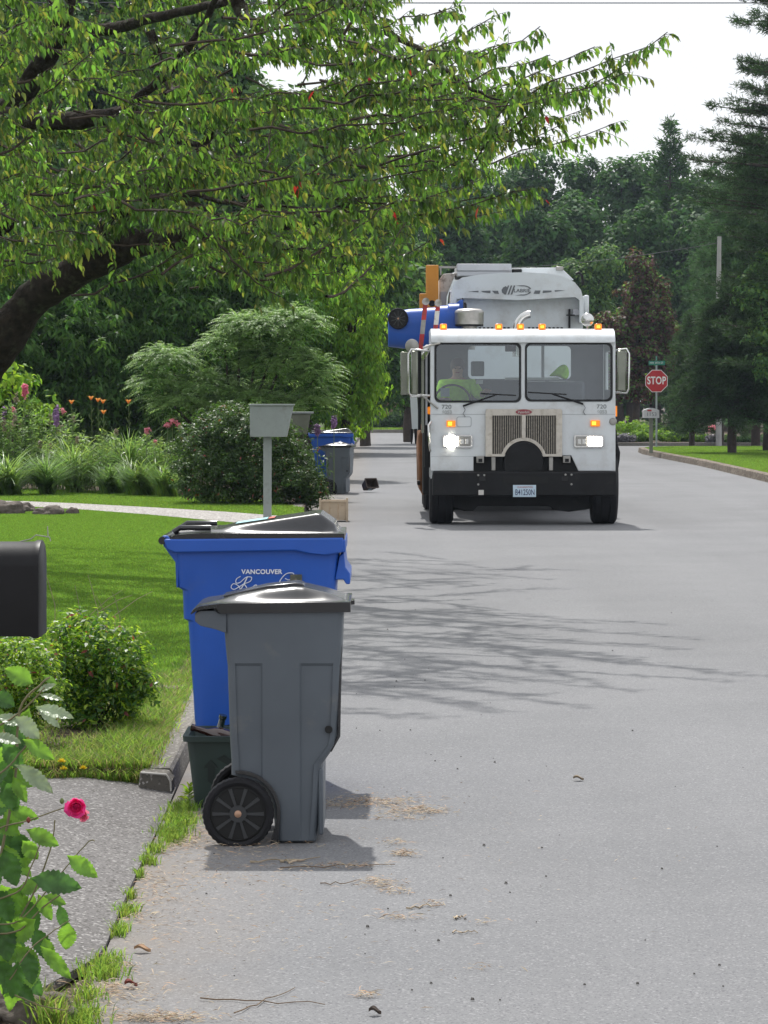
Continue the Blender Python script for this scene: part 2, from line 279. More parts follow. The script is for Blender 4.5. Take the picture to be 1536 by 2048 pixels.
class MB:
    def __init__(s): s.v = []; s.f = []
    def add(s, vs, fs):
        n = len(s.v); s.v += [tuple(v) for v in vs]; s.f += [tuple(i+n for i in f) for f in fs]; return s
    def box(s, x0, x1, y0, y1, z0, z1):
        v = [(x, y, z) for x in (x0, x1) for y in (y0, y1) for z in (z0, z1)]
        return s.add(v, [(0, 1, 3, 2), (4, 6, 7, 5), (0, 4, 5, 1), (2, 3, 7, 6), (0, 2, 6, 4), (1, 5, 7, 3)])
    def plate(s, outer, holes, a0, a1, axis='y'):
        """outline (and holes) in a plane, given thickness along axis"""
        loops = [outer]+list(holes)
        def p3(p, a): return {'y': (p[0], a, p[1]), 'x': (a, p[0], p[1]), 'z': (p[0], p[1], a)}[axis]
        flat = [p for l in loops for p in l]
        tris = geometry.tessellate_polygon([[Vector((p[0], p[1], 0)) for p in l] for l in loops])
        n = len(flat)
        vs = [p3(p, a0) for p in flat]+[p3(p, a1) for p in flat]
        fs = [tuple(t) for t in tris]+[tuple(i+n for i in reversed(t)) for t in tris]
        k = 0
        for l in loops:
            m = len(l)
            for i in range(m): fs.append((k+i, k+(i+1) % m, k+(i+1) % m+n, k+i+n))
            k += m
        return s.add(vs, fs)
    def tube(s, pts, r, seg=8, cap=True):
        pts = [Vector(p) for p in pts]; n = len(pts)
        rs = r if hasattr(r, '__len__') else [r]*n
        vs = []; prev = None
        for i, p in enumerate(pts):
            t = (pts[min(i+1, n-1)]-pts[max(i-1, 0)])
            if t.length < 1e-9: t = Vector((0, 0, 1))
            t.normalize()
            if prev is None:
                a = Vector((0, 0, 1)) if abs(t.z) < .9 else Vector((1, 0, 0))
                u = t.cross(a).normalized()
            else:
                u = (prev-t*prev.dot(t))
                if u.length < 1e-6: u = t.orthogonal()
                u.normalize()
            prev = u; w_ = t.cross(u)
            for k in range(seg):
                a = 2*math.pi*k/seg
                vs.append(p+(u*math.cos(a)+w_*math.sin(a))*rs[i])
        fs = [(i*seg+k, i*seg+(k+1) % seg, (i+1)*seg+(k+1) % seg, (i+1)*seg+k) for i in range(n-1) for k in range(seg)]
        if cap: fs += [tuple(range(seg-1, -1, -1)), tuple((n-1)*seg+k for k in range(seg))]
        return s.add(vs, fs)
    def lathe(s, prof, c, axis='z', seg=32):
        """prof [(radius, height)] revolved about axis through c"""
        c = Vector(c); vs = []
        for (r, h) in prof:
            for k in range(seg):
                a = 2*math.pi*k/seg; ca, sa = r*math.cos(a), r*math.sin(a)
                d = {'z': (ca, sa, h), 'y': (ca, h, sa), 'x': (h, ca, sa)}[axis]
                vs.append(c+Vector(d))
        n = len(prof)
        fs = [(i*seg+k, i*seg+(k+1) % seg, (i+1)*seg+(k+1) % seg, (i+1)*seg+k) for i in range(n-1) for k in range(seg)]
        if prof[0][0] > 1e-6: fs.append(tuple(range(seg)))
        if prof[-1][0] > 1e-6: fs.append(tuple((n-1)*seg+k for k in range(seg)))
        return s.add(vs, fs)
    def loft(s, secs, cap=True):
        n = len(secs[0]); vs = [p for q in secs for p in q]
        fs = [(i*n+k, i*n+(k+1) % n, (i+1)*n+(k+1) % n, (i+1)*n+k) for i in range(len(secs)-1) for k in range(n)]
        if cap: fs += [tuple(range(n)), tuple((len(secs)-1)*n+k for k in range(n))]
        return s.add(vs, fs)
    def build(s, name, m, parent=None, smooth=None, bevel=0, seg=2, loc=(0, 0, 0), sub=0):
        me = bpy.data.meshes.new(name); me.from_pydata(s.v, [], s.f)
        bm = bmesh.new(); bm.from_mesh(me); bmesh.ops.remove_doubles(bm, verts=bm.verts, dist=1e-5)
        bmesh.ops.recalc_face_normals(bm, faces=bm.faces); bm.to_mesh(me); bm.free()
        if smooth:
            me.polygons.foreach_set('use_smooth', [True]*len(me.polygons)); me.set_sharp_from_angle(angle=R(smooth))
        o = link(name, me, m, parent, loc)
        if bevel:
            b = o.modifiers.new('bevel', 'BEVEL'); b.width = bevel; b.segments = seg; b.limit_method = 'ANGLE'; b.angle_limit = R(40)
            if not smooth: me.polygons.foreach_set('use_smooth', [True]*len(me.polygons)); b.harden_normals = False; me.set_sharp_from_angle(angle=R(35))
        if sub:
            q = o.modifiers.new('sub', 'SUBSURF'); q.levels = sub; q.render_levels = sub
        return o
def bulk(name, V, faces, m, parent=None, smooth=False, mats=None, midx=None):
    """V: (N,k,3) copies of a template; faces: template faces"""
    V = np.asarray(V, dtype=np.float32); N, k, _ = V.shape
    me = bpy.data.meshes.new(name)
    me.vertices.add(N*k); me.vertices.foreach_set('co', V.reshape(-1))
    lt = np.concatenate([np.array(f) for f in faces]); ls = len(lt)
    starts = np.cumsum([0]+[len(f) for f in faces[:-1]]); tot = np.array([len(f) for f in faces])
    loops = (lt[None, :]+(np.arange(N)*k)[:, None]).reshape(-1)
    me.loops.add(N*ls); me.loops.foreach_set('vertex_index', loops.astype(np.int32))
    me.polygons.add(N*len(faces))
    me.polygons.foreach_set('loop_start', (starts[None, :]+(np.arange(N)*ls)[:, None]).reshape(-1).astype(np.int32))
    if smooth: me.polygons.foreach_set('use_smooth', np.ones(N*len(faces), bool))
    if mats:
        for q in mats: me.materials.append(q)
        me.polygons.foreach_set('material_index', np.repeat(midx, len(faces)).astype(np.int32))
    me.update(calc_edges=True)
    return link(name, me, None if mats else m, parent)
def norm(a): return a/np.maximum(np.linalg.norm(a, axis=-1, keepdims=True), 1e-9)
LEAF6 = (np.array([(0, 0, 0), (.35, 0, -.04), (.7, 0, -.02), (1, 0, -.16), (.3, .5, .10), (.68, .36, .07), (.3, -.5, .10), (.68, -.36, .07)]),
         [(0, 1, 4), (1, 2, 5, 4), (2, 3, 5), (0, 6, 1), (6, 7, 2, 1), (7, 3, 2)])
LEAF4 = (np.array([(0, 0, 0), (.45, .5, .06), (1, 0, -.1), (.45, -.5, .06)]), [(0, 3, 2, 1)])
def place_leaves(pos, d, nrm, L, W, tpl=LEAF6):
    d = norm(d); s = norm(np.cross(nrm, d)); n = np.cross(d, s); T = tpl[0]
    L = np.asarray(L).reshape(-1, 1, 1); W = np.asarray(W).reshape(-1, 1, 1)
    return pos[:, None, :]+d[:, None, :]*T[None, :, 0:1]*L+s[:, None, :]*T[None, :, 1:2]*W+n[:, None, :]*T[None, :, 2:3]*L
def rand_unit(n): return norm(rng.normal(size=(n, 3)))
def clump_leaves(lobes, nclump, per, size, aspect=.5, rc=.22, up=.35, droop=0.0, tpl=LEAF4, shell=.55, name='crown', mats=None, weights=None, parent=None, m=None, flat=1.0):
    """foliage: leaf clumps spread through ellipsoid lobes [(centre, radii)]"""
    vol = np.array([l[1][0]*l[1][1]*l[1][2] for l in lobes])**(2/3); vol = vol/vol.sum()
    pos = []; nr = []
    for (c, r), q in zip(lobes, vol):
        k = max(3, int(nclump*q)); u = rand_unit(k); rad = (shell+(1-shell)*rng.random((k, 1)))*(1+.14*rng.normal(size=(k, 1)))
        cc = np.array(c)+u*np.array(r)*rad
        rr = rc*(.6+.8*rng.random((k, 1, 1)))
        v = rand_unit(k*per).reshape(k, per, 3); v[:, :, 2] = v[:, :, 2]*.8+.25
        p = cc[:, None, :]+v*rr*(.55+.5*rng.random((k, per, 1)))*np.array([1, 1, flat])
        pos.append(p.reshape(-1, 3)); nr.append((norm(v)*.7+u[:, None, :]*.4).reshape(-1, 3))
    pos = np.concatenate(pos); nr = np.concatenate(nr); n = len(pos)
    nr = norm(nr+rand_unit(n)*.45+np.array([0, 0, up]))
    d = rand_unit(n)*.8+nr*.1; d[:, 2] -= droop; d = norm(np.cross(np.cross(nr, d), nr)*1.0+np.array([0, 0, -droop*.5]))
    L = size*(.6+.8*rng.random(n)); V = place_leaves(pos, d, nr, L, L*aspect, tpl)
    if mats:
        mi = rng.choice(len(mats), size=n, p=weights)
        return bulk(name, V, tpl[1], None, parent, mats=mats, midx=mi)
    return bulk(name, V, tpl[1], m, parent)
def blades(name, xy, z, h, wd, lean, m, parent=None, mats=None, weights=None):
    """grass: xy (N,2), heights h, five-vertex blades"""
    n = len(xy); a = rng.random(n)*2*math.pi; b = rng.random(n)*2*math.pi
    h = h*(.5+rng.random(n)); wd = wd*(.6+.8*rng.random(n)); ln = lean*(.3+rng.random(n))*h
    sx, sy = np.cos(a)*wd/2, np.sin(a)*wd/2; lx, ly = np.cos(b)*ln, np.sin(b)*ln
    z = np.broadcast_to(z, n)
    V = np.zeros((n, 5, 3)); x, y = xy[:, 0], xy[:, 1]
    V[:, 0] = np.stack([x-sx, y-sy, z-.01], 1); V[:, 1] = np.stack([x+sx, y+sy, z-.01], 1)
    V[:, 2] = np.stack([x+sx*.8+lx*.35, y+sy*.8+ly*.35, z+h*.6], 1); V[:, 3] = np.stack([x-sx*.8+lx*.35, y-sy*.8+ly*.35, z+h*.6], 1)
    V[:, 4] = np.stack([x+lx, y+ly, z+h], 1)
    if mats: return bulk(name, V, [(0, 1, 2, 3), (3, 2, 4)], None, parent, mats=mats, midx=rng.choice(len(mats), size=n, p=weights))
    return bulk(name, V, [(0, 1, 2, 3), (3, 2, 4)], m, parent)
def inside(poly, pts):
    x, y = pts[:, 0], pts[:, 1]; r = np.zeros(len(pts), bool); n = len(poly)
    for i in range(n):
        x0, y0 = poly[i]; x1, y1 = poly[(i+1) % n]
        c = ((y0 > y) != (y1 > y)) & (x < (x1-x0)*(y-y0)/((y1-y0) or 1e-9)+x0); r ^= c
    return r
def scatter(poly, dens):
    p = np.array(poly); lo, hi = p.min(0), p.max(0); n = int((hi-lo).prod()*dens)
    q = lo+(hi-lo)*rng.random((n, 2)); return q[inside(poly, q)]
def text(name, s, size, m, parent, loc, xs=1.0, rot=(R(90), 0, 0), depth=.002, spacing=1.0, align='CENTER', bold=0):
    cu = bpy.data.curves.new('t', 'FONT'); cu.body = s; cu.size = size; cu.align_x = align; cu.align_y = 'CENTER'
    cu.extrude = depth; cu.space_character = spacing; cu.offset = bold
    o = bpy.data.objects.new('t', cu); C.objects.link(o)
    dg = bpy.context.evaluated_depsgraph_get(); me = bpy.data.meshes.new_from_object(o.evaluated_get(dg))
    bpy.data.objects.remove(o)
    t = link(name, me, None, parent, loc); me.materials.clear(); me.materials.append(m)
    t.rotation_euler = rot; t.scale = (xs, 1, 1); return t
def rrect(x0, x1, z0, z1, r, n=5):
    p = []
    for (cx, cz, a0) in ((x1-r, z1-r, 0), (x0+r, z1-r, 90), (x0+r, z0+r, 180), (x1-r, z0+r, 270)):
        for i in range(n+1):
            a = R(a0+90*i/n); p.append((cx+r*math.cos(a), cz+r*math.sin(a)))
    return p
# ================================================================ SETTING
def sheet(name, poly, z, m, kind='structure'):
    b = MB(); v = [(x, y, z) for x, y in poly]
    tris = geometry.tessellate_polygon([[Vector((x, y, 0)) for x, y in poly]])
    b.add(v, [tuple(t) for t in tris]); o = b.build(name, m)
    me = o.data
    for p in me.polygons:
        if p.normal.z < 0: p.flip()
    return tag(o, kind=kind)
def lineoff(pts, d):
    out = []
    for i, p in enumerate(pts):
        a = Vector(pts[max(i-1, 0)]); b = Vector(pts[min(i+1, len(pts)-1)]); t = (b-a).normalized()
        out.append((p[0]-t.y*d, p[1]+t.x*d))
    return out
LE = [(-.80, 3), (-.80, 8), (-.834, 10.6), (-.85, 12.2), (-.95, 20), (-1.05, 30), (-1.13, 40), (-1.11, 48), (-1.07, 70), (-1.05, 100), (-1.0, 138), (-1.6, 141), (-14, 142)]
RE = [(7.5, 3), (7.5, 30), (7.54, 58.6), (7.78, 73.5), (7.74, 84), (7.78, 90), (7.95, 93.5), (8.5, 95.6), (9.6, 96.6), (12, 97), (30, 97)]
sheet('ground', [(-1500, -20), (1500, -20), (1500, 2500), (-1500, 2500)], -.03, soil)
sheet('road', LE+[(-14, 150), (6.2, 150), (6.2, 109), (7.2, 106.3), (30, 106)]+RE[::-1], 0, asphalt)
def curb(name, line, wd, h, m, side=1):
    a = line; b = lineoff(line, wd*side); mb = MB(); secs = []
    for (p, q) in zip(a, b): secs.append([(p[0], p[1], -.02), (p[0]+(q[0]-p[0])*.12, p[1]+(q[1]-p[1])*.12, h-.015), (p[0]+(q[0]-p[0])*.22, p[1]+(q[1]-p[1])*.22, h), (q[0], q[1], h), (q[0], q[1], -.02)])
    mb.loft(secs); return tag(mb.build(name, m, smooth=30), kind='structure')
def seg_between(line, y0, y1, step=2.0):
    pts = []; y = y0
    def xat(y):
        for (a, b) in zip(line[:-1], line[1:]):
            if a[1] <= y <= b[1]: return a[0]+(b[0]-a[0])*(y-a[1])/(b[1]-a[1])
        return line[-1][0]
    while y < y1: pts.append((xat(y), y)); y += step
    pts.append((xat(y1), y1)); return pts, xat
l1, xat = seg_between(LE, 12.25, 36.2); l2, _ = seg_between(LE, 41.8, 138)
random.seed(3)
curb('curb', [(x+random.uniform(-.004, .004), y) for x, y in l1], .125, .095, concrete, 1)
curb('curb', l2, .17, .12, concrete, 1)
brownconc = ground_mat('curb_brown', (.21, .17, .13), [((.06, .05, .04), 40, .7, .8), ((.35, .31, .26), 30, .85, .9)], (.12, .095, .07), scale=40, bumpd=.02)
curb('curb', RE, .2, .15, brownconc, -1)
LZ = .10
sheet('ground', [(-60, 12.25)]+[(x-.115, y) for x, y in l1]+[(-1.13-.16, 38), (-1.28, 41)]+[(x-.16, y) for x, y in l2]+[(-60, 140)], LZ, turf_ground)
drv_lo = [G(x, y, .1) for x, y in ((-200, 1009), (50, 1014), (170, 1021), (300, 1031), (480, 1048), (596, 1060))]
drv_hi = [G(x, y, .1) for x, y in ((606, 1037), (450, 1025), (300, 1016), (150, 1008), (50, 1004), (-200, 998))]
drv = [(p.x, p.y) for p in drv_lo+drv_hi]
sheet('path', drv, LZ+.012, gravel)
# driveway aprons: near one slopes gently up from the gutter
ap = MB(); nx = 14; ny = 24; grid = []
for j in range(ny+1):
    y = 8.02+(12.25-8.02)*j/ny; xe = np.interp(y, [8, 10.6, 12.25], [-.805, -.838, -.852])
    if y < 8.6: xe -= (8.6-y)*.25
    for i in range(nx+1):
        t = i/nx; x = xe-2.6*t
        z = .012+.045*min(1, t*7)+.02*t+.006*math.sin(y*2.1+i)
        grid.append((x, y, z))
fs = [(j*(nx+1)+i, (j+1)*(nx+1)+i, (j+1)*(nx+1)+i+1, j*(nx+1)+i+1) for j in range(ny) for i in range(nx)]
ap.add(grid, fs)
base = [(g[0], g[1], -.02) for g in grid]
edge = [(j*(nx+1)) for j in range(ny+1)]
ap.add([grid[k] for k in edge]+[base[k] for k in edge], [(k, k+1, k+ny+2, k+ny+1) for k in range(ny)])
tag(ap.build('driveway', exposed, smooth=50), kind='structure')
sheet('pavement', [(-1.13, 36.2), (-1.13, 41.8), (-1.30, 41.8), (-1.30, 36.2)], LZ-.03, gravel)
tag(MB().box(-4, -.975, 12.235, 12.30, -.03, LZ-.003).build('ground', soil, bevel=.01), kind='structure')
tag(MB().box(-4, -1.0, 6.0, 7.99, -.03, .035).build('ground', soil, bevel=.01), kind='structure')
# curb end stub (square end with paler broken lip)
e = MB().plate([(-.862, -.02), (-.860, .060), (-.880, .088), (-.99, .096), (-1.0, -.02)], [], 12.10, 12.262, 'y')
tag(e.build('curb', concrete, bevel=.008), kind='structure')
e = MB().tube([(-.862, 12.093, .02), (-.864, 12.09, .062), (-.882, 12.09, .088), (-.985, 12.09, .096)], .0045, 6)
tag(e.build('curb', mat('curb_lip_pale', (.52, .5, .46), .8), smooth=60), kind='structure')
# right-hand lawn
RL = lineoff(RE, -.2)
sheet('ground', [(60, 3)]+[(x, y) for x, y in RL]+[(60, 97)], .12, turf_ground) if False else sheet('ground', RL+[(60, 96.8), (60, 3)], .12, turf_ground)
# planting island beyond the side street and far verge
sheet('ground', [(6.4, 150), (6.4, 109), (7.4, 106.5), (40, 106.2), (40, 260), (6.4, 260)], .10, soil)
curb('curb', [(6.2, 150), (6.2, 109), (7.2, 106.3), (30, 106)], .15, .12, concrete, 1)
sheet('ground', [(-14, 150.2), (6.2, 150.2), (6.2, 260), (-60, 260), (-60, 150.2)], .14, turf_ground)
curb('curb', [(6.2, 150), (-14, 150)], .2, .16, concrete, -1)
# bed soil of the flower border
FL = [(p.x, p.y) for p in (G(-200, 972, .1), G(60, 981, .1), (G(260, 985, .1)), G(400, 992, .1), G(520, 1003, .1), G(608, 1018, .1))]
sheet('ground', FL+[(-1.3, 60), (-12, 60)], LZ+.014, soil)
# small verge soil patch by the azaleas
sheet('ground', [(-2.6, 12.27), (-1.03, 12.27), (-1.06, 16.0), (-1.35, 16.5), (-2.6, 16.4)], LZ+.006, soil)

# ---------------------------------------------------------------- grass
def mow(name, poly, z, dens, h, wd, mats, weights, lean=.6):
    o = blades(name, scatter(poly, dens), z, h, wd, lean, None, mats=mats, weights=weights)
    return tag(o, kind='stuff')
lawn1 = [(-5.6, 39.4), (-5.6, 30), (-3.6, 20), (-2.6, 16.2), (-1.42, 16.4), (-1.14, 16.2), (-1.16, 20), (-1.25, 30), (-1.31, 36.1)]+[(p.x, p.y-.05) for p in reversed(drv_lo[:-1])][:-1]
mow('grass', lawn1, LZ, 9000, .017, .0045, [M['lawn'], M['weed']], [.93, .07])
band = [(p.x, p.y+.05) for p in drv_hi[::-1]]+[(-1.32, 42.0)]+FL[::-1][0:]
band = [(p.x, p.y+.06) for p in reversed(drv_hi)]+list(reversed(FL))
mow('grass', band, LZ, 4200, .026, .008, [M['lawn'], M['weed']], [.75, .25])
mow('grass', [(x+.02, y) for x, y in RL if 55 < y < 97.2 and x < 10]+[(13.5, 96.6), (13.5, 84), (8.2, 57)], .12, 1400, .03, .013, [M['lawn'], M['weed']], [.75, .25])
mow('grass', [(-8, 150.4), (3.5, 150.4), (3.5, 156), (-8, 156)], .14, 300, .07, .03, [M['lawn'], M['weed']], [.6, .4])
def edge_dist_scatter(pts, n, spread):
    """points gathered along a polyline"""
    pts = np.array(pts); seg = rng.integers(0, len(pts)-1, n); t = rng.random((n, 1))
    return pts[seg]+(pts[seg+1]-pts[seg])*t+rng.normal(size=(n, 2))*spread
# verge tufts: patchy dry and green grass
vp = scatter([(-2.4, 12.3), (-1.02, 12.3), (-1.05, 16.3), (-2.6, 16.4)], 9000)
nz = np.sin(vp[:, 0]*9+1)*np.sin(vp[:, 1]*5)+np.sin(vp[:, 0]*23)*.5
keep = (rng.random(len(vp)) < .46+.4*nz); vp = vp[keep]
tag(blades('grass', vp, LZ, .028, .0042, 1.2, None, mats=[M['weed'], M['drygrass'], M['lawn']], weights=[.5, .25, .25]), kind='stuff')
vp = edge_dist_scatter([(-1.12, 12.4), (-1.14, 13.4), (-1.12, 14.6), (-1.16, 16.2)], 5200, .06); vp = vp[vp[:, 0] < -1.0]
tag(blades('grass', vp, LZ, .042, .0045, 1.2, None, mats=[M['weed'], M['drygrass'], M['lawn']], weights=[.5, .15, .35]), kind='stuff')
vp = edge_dist_scatter([(-1.9, 12.42), (-1.5, 12.38), (-1.08, 12.42)], 4200, .06); vp = vp[(vp[:, 1] > 12.28)]
tag(blades('grass', vp, LZ, .036, .0045, 1.1, None, mats=[M['weed'], M['drygrass'], M['lawn']], weights=[.55, .2, .25]), kind='stuff')
vp = np.stack([-.965-1.35*rng.random(5200), 12.275-.085*rng.random(5200)], 1)
tag(blades('grass', vp, np.where(vp[:, 1] > 12.235, LZ-.01, .045), .045, .0045, 1.2, None, mats=[M['weed'], M['drygrass'], M['lawn']], weights=[.5, .2, .3]), kind='stuff')
vp = edge_dist_scatter([(-.98, 12.3), (-1.0, 13.4), (-1.02, 14.6), (-1.06, 16.2), (-1.1, 20), (-1.17, 26)], 9000, .03); vp[:, 0] -= .02
tag(blades('grass', vp, LZ-.008, .034, .0045, 1.3, None, mats=[M['weed'], M['drygrass'], M['lawn']], weights=[.4, .3, .3]), kind='stuff')
# grass growing in the joint of the gutter
gp = []
for (x, y, n, s) in ((178, 1990, 130, .022), (205, 1945, 300, .028), (215, 1925, 180, .03), (236, 1862, 130, .016), (252, 1822, 150, .018), (262, 1790, 60, .01), (278, 1750, 60, .010), (295, 1722, 130, .016), (310, 1698, 140, .017),
                     (345, 1665, 420, .035), (360, 1640, 480, .036), (368, 1615, 380, .030), (345, 1680, 200, .02), (130, 2042, 500, .035), (165, 2035, 260, .03)):
    g = G(x, y, .01); gp.append(np.array([g.x, g.y])+rng.normal(size=(n, 2))*np.array([s, s*2.4]))
gp = np.concatenate(gp)
tag(blades('grass', gp, .008, .024, .0038, 1.0, None, mats=[M['weed'], M['lawn']], weights=[.75, .25]), kind='stuff')

# ================================================================ CARTS
def ring(x0, x1, y0, y1, z, r, n=4, relief=None, nx=26, fix=None):
    """cross-section of a cart: rounded rectangle, long sides finely divided so panels can be recessed"""
    p = []
    def corner(cx, cy, a0):
        for i in range(n+1):
            a = R(a0+90*i/n); p.append((cx+r*math.cos(a), cy+r*math.sin(a), z))
    corner(x1-r, y1-r, 0)
    xs_ = [x0+r+(x1-x0-2*r)*i/nx for i in range(1, nx)] if fix is None else [min(max(v, x0+r), x1-r) for v in fix]
    for x in reversed(xs_): p.append((x, y1-(relief(x, z) if relief else 0), z))
    corner(x0+r, y1-r, 90); corner(x0+r, y0+r, 180)
    for x in xs_: p.append((x, y0+(relief(x, z) if relief else 0), z))
    corner(x1-r, y0+r, 270)
    return p
def lid_mesh(x0, x1, y0, y1, rimz, top, skirt, nx=44, ny=16, plate_w=.16):
    """cart lid: raised centre panel over a flat rim, with a skirt; rimz(x), top(x) heights"""
    b = MB(); up = []; 
    for j in range(ny+1):
        for i in range(nx+1):
            x = x0+(x1-x0)*i/nx; v = j/ny; y = y0+(y1-y0)*v
            e = min(v, 1-v); f = min(1, max(0, (e-.07)/plate_w)); f = f*f*(3-2*f)
            up.append((x, y, rimz(x)+(top(x)-rimz(x))*f))
    n1 = nx+1
    b.add(up, [(j*n1+i, j*n1+i+1, (j+1)*n1+i+1, (j+1)*n1+i) for j in range(ny) for i in range(nx)])
    per = [j*n1 for j in range(ny)]+[ny*n1+i for i in range(nx)]+[j*n1+nx for j in range(ny, 0, -1)]+[i for i in range(nx, 0, -1)]
    a = [up[k] for k in per]; dn = [(p[0], p[1], p[2]-(skirt(p[0]) if callable(skirt) else skirt)) for p in a]; m = len(a)
    b.add(a+dn, [(k, (k+1) % m, (k+1) % m+m, k+m) for k in range(m)])
    b.add(dn, [tuple(range(m))])
    return b
def cart_wheel(root, x, z, r, y, side):
    """tyre with tread blocks, spoked hub, axle cap; side -1 faces the viewer"""
    b = MB(); seg = 72; prof = [(r*.80, -.022), (r*.88, -.027), (r*.97, -.024), (r, -.012), (r, .012), (r*.97, .024), (r*.88, .027), (r*.80, .022)]
    vs = []
    for i, (q, h) in enumerate(prof):
        for k in range(seg):
            rr = q*(1+(.022 if k % 2 else 0)*(1 if 2 <= i <= 5 else 0)); a = 2*math.pi*k/seg
            vs.append((x+rr*math.cos(a), y+h, z+rr*math.sin(a)))
    n = len(prof); b.add(vs, [(i*seg+k, i*seg+(k+1) % seg, ((i+1) % n)*seg+(k+1) % seg, ((i+1) % n)*seg+k) for i in range(n) for k in range(seg)])
    wh = b.build('wheel', M['rubber'], root, smooth=35)
    h = MB(); h.lathe([(r*.80, -.018), (r*.74, -.022), (r*.72, .004), (r*.30, .006), (r*.26, -.020), (0, -.024)] if side < 0 else [(r*.80, .018), (r*.72, .02), (r*.70, .008), (r*.30, .006), (r*.26, .016), (0, .018)], (x, y, z), 'y', 40)
    h.build('hub_disc', M['cavity_shade'], wh, smooth=35); h = MB(); h.lathe([(0, -.024*(-side)), (r*.24, -.024*(-side)), (r*.26, .0)], (x, y, z), 'y', 24)  # disc coloured dark to paint the shade between the spokes
    for k in range(10):
        a = 2*math.pi*k/10; ca, sa = math.cos(a), math.sin(a); w2 = .006
        p = [(r*.24, -w2*.7), (r*.73, -w2*1.1), (r*.73, w2*1.1), (r*.24, w2*.7)]
        y0, y1 = (y-.022, y+.007) if side < 0 else (y+.007, y+.019)
        h.plate([(x+u*ca-v*sa, z+u*sa+v*ca) for u, v in p], [], y0, y1, 'y')
    h.build('hub', M['hub'], wh, smooth=35)
    c = MB(); s = side; c.lathe([(.013, .016*s), (.013, .026*s), (.009, .030*s), (0, .031*s)], (x, y, z), 'y', 20)
    c.build('axle_cap', M['copper'], wh, smooth=40)
def grey_cart(loc, label, rz=0, group=None, name='rubbish_cart'):
    root = empty(name, loc, label, 'rubbish cart', rz, group)
    s = 556.; gx = lambda p: (p-550)/s; gz = lambda p: (1686-p)/s
    SX = [(1686, 552, 628, .02), (1680, 549, 632, .0), (1640, 547, 636, .0), (1600, 541, 639, 0), (1575, 528, 640, 0), (1562, 508, 641, 0), (1554, 482, 641, 0), (1548, 461, 641, 0), (1527, 461, 643, 0), (1519, 461, 649, 0), (1488, 459, 671, 0),
          (1470, 458, 675, 0), (1400, 456, 679, 0), (1334, 454, 681, 0), (1328, 454, 681, 0), (1322, 453, 682, 0), (1290, 450, 683, 0), (1262, 448, 684, 0), (1240, 447, 685, 0), (1216, 446, 688, 0)]
    zp = gz(1325)
    def relief(x, z):
        if z > zp or z < .02: return 0
        p = x*s+550
        if 466 < p < 523 or (600 < p < 666): return .007
        return 0
    secs = []; fixx = sorted([gx(v) for v in (521, 524.5, 598.5, 602, 640, 644, 664, 667)]+[gx(v) for v in range(470, 690, 12)])
    for (py, a, b_, ins) in SX:
        z = gz(py); tp = .035*(1-z/.85)+ins
        secs.append(ring(gx(a), gx(b_), tp, .50-tp, z, .028, relief=relief, fix=fixx))
    MB().loft(secs).build('body', M['grey_plastic'], root, smooth=28)
    # grab handle block under the lid hinge
    h = MB().plate([(gx(389), gz(1222)), (gx(398), gz(1217)), (gx(452), gz(1216)), (gx(452), gz(1262)), (gx(430), gz(1254)), (gx(400), gz(1247)), (gx(389), gz(1238))], [], .004, .496, 'y')
    h.build('handle', M['grey_plastic'], root, bevel=.006)
    # lower front lip and corner ribs
    MB().box(gx(636), gx(646), .03, .47, gz(1668), gz(1535)).build('front_rib', M['grey_plastic'], root, bevel=.006)
    MB().lathe([(0, -.004), (.014, -.004), (.014, .002)], (gx(657), .010, gz(1455)), 'y', 24).build('pivot_hole', M['cavity_shade'], root, smooth=40)  # flat disc, the darkness of a hole is in its colour
    MB().tube([(gx(680), .045, gz(1240)), (gx(680), .03, gz(1300)), (gx(677), .03, gz(1470)), (gx(660), .04, gz(1500))], .006, 8).build('grab_bar', M['lid_plastic'], root, smooth=60)
    # wheel arch (dark liner)
    arc = [(gx(476)+.152*math.cos(R(a)), gz(1622)+.152*math.sin(R(a))) for a in range(95, -2, -8)]
    arc2 = [(gx(476)+.138*math.cos(R(a)), gz(1622)+.138*math.sin(R(a))) for a in range(-2, 96, 8)]
    lo = [(gx(556), gz(1683)), (gx(540), gz(1683))]
    MB().plate(arc+lo+[(gx(476)+.138, gz(1640))]+arc2[1:], [], .016, .47, 'y').build('wheel_arch', M['lid_plastic'], root, bevel=.003)
    def rim(x):
        p = x*s+550; return np.interp(p, [380, 388, 400, 440, 470, 700], [gz(1222), gz(1212), gz(1207), gz(1202), gz(1201), gz(1199)])
    def top(x):
        p = x*s+550; return np.interp(p, [380, 392, 440, 470, 530, 588, 606, 650, 690, 693, 700], [gz(1220), gz(1207), gz(1197), gz(1188), gz(1177), gz(1172), gz(1173), gz(1183), gz(1196), gz(1200), gz(1199)])
    L = lid_mesh(gx(381), gx(701), -.012, .512, rim, top, lambda x: float(np.interp(x*s+550, [380, 386, 432, 440, 700], [.004, .012, .014, .036, .036])), nx=110, ny=70)
    L.build('lid', M['lid_plastic'], root, smooth=32)
    MB().plate([(gx(440), gz(1192)), (gx(530), gz(1172)), (gx(588), gz(1166)), (gx(604), gz(1169)), (gx(608), gz(1175)), (gx(588), gz(1174)), (gx(530), gz(1179)), (gx(445), gz(1197))], [], .16, .34, 'y').build('lid_ridge', M['lid_plastic'], root, bevel=.004)
    MB().box(gx(699), gx(708), .2, .3, gz(1212), gz(1203)).build('lid_tab', M['lid_plastic'], root, bevel=.002)
    MB().tube([(gx(476), -.01, gz(1622)), (gx(476), .51, gz(1622))], .009, 10).build('axle', M['steel'], root, smooth=40)
    for yy, sd in ((-.0, -1), (.50, 1)):
        cart_wheel(root, gx(476), gz(1622), .127, yy, sd)
    return root
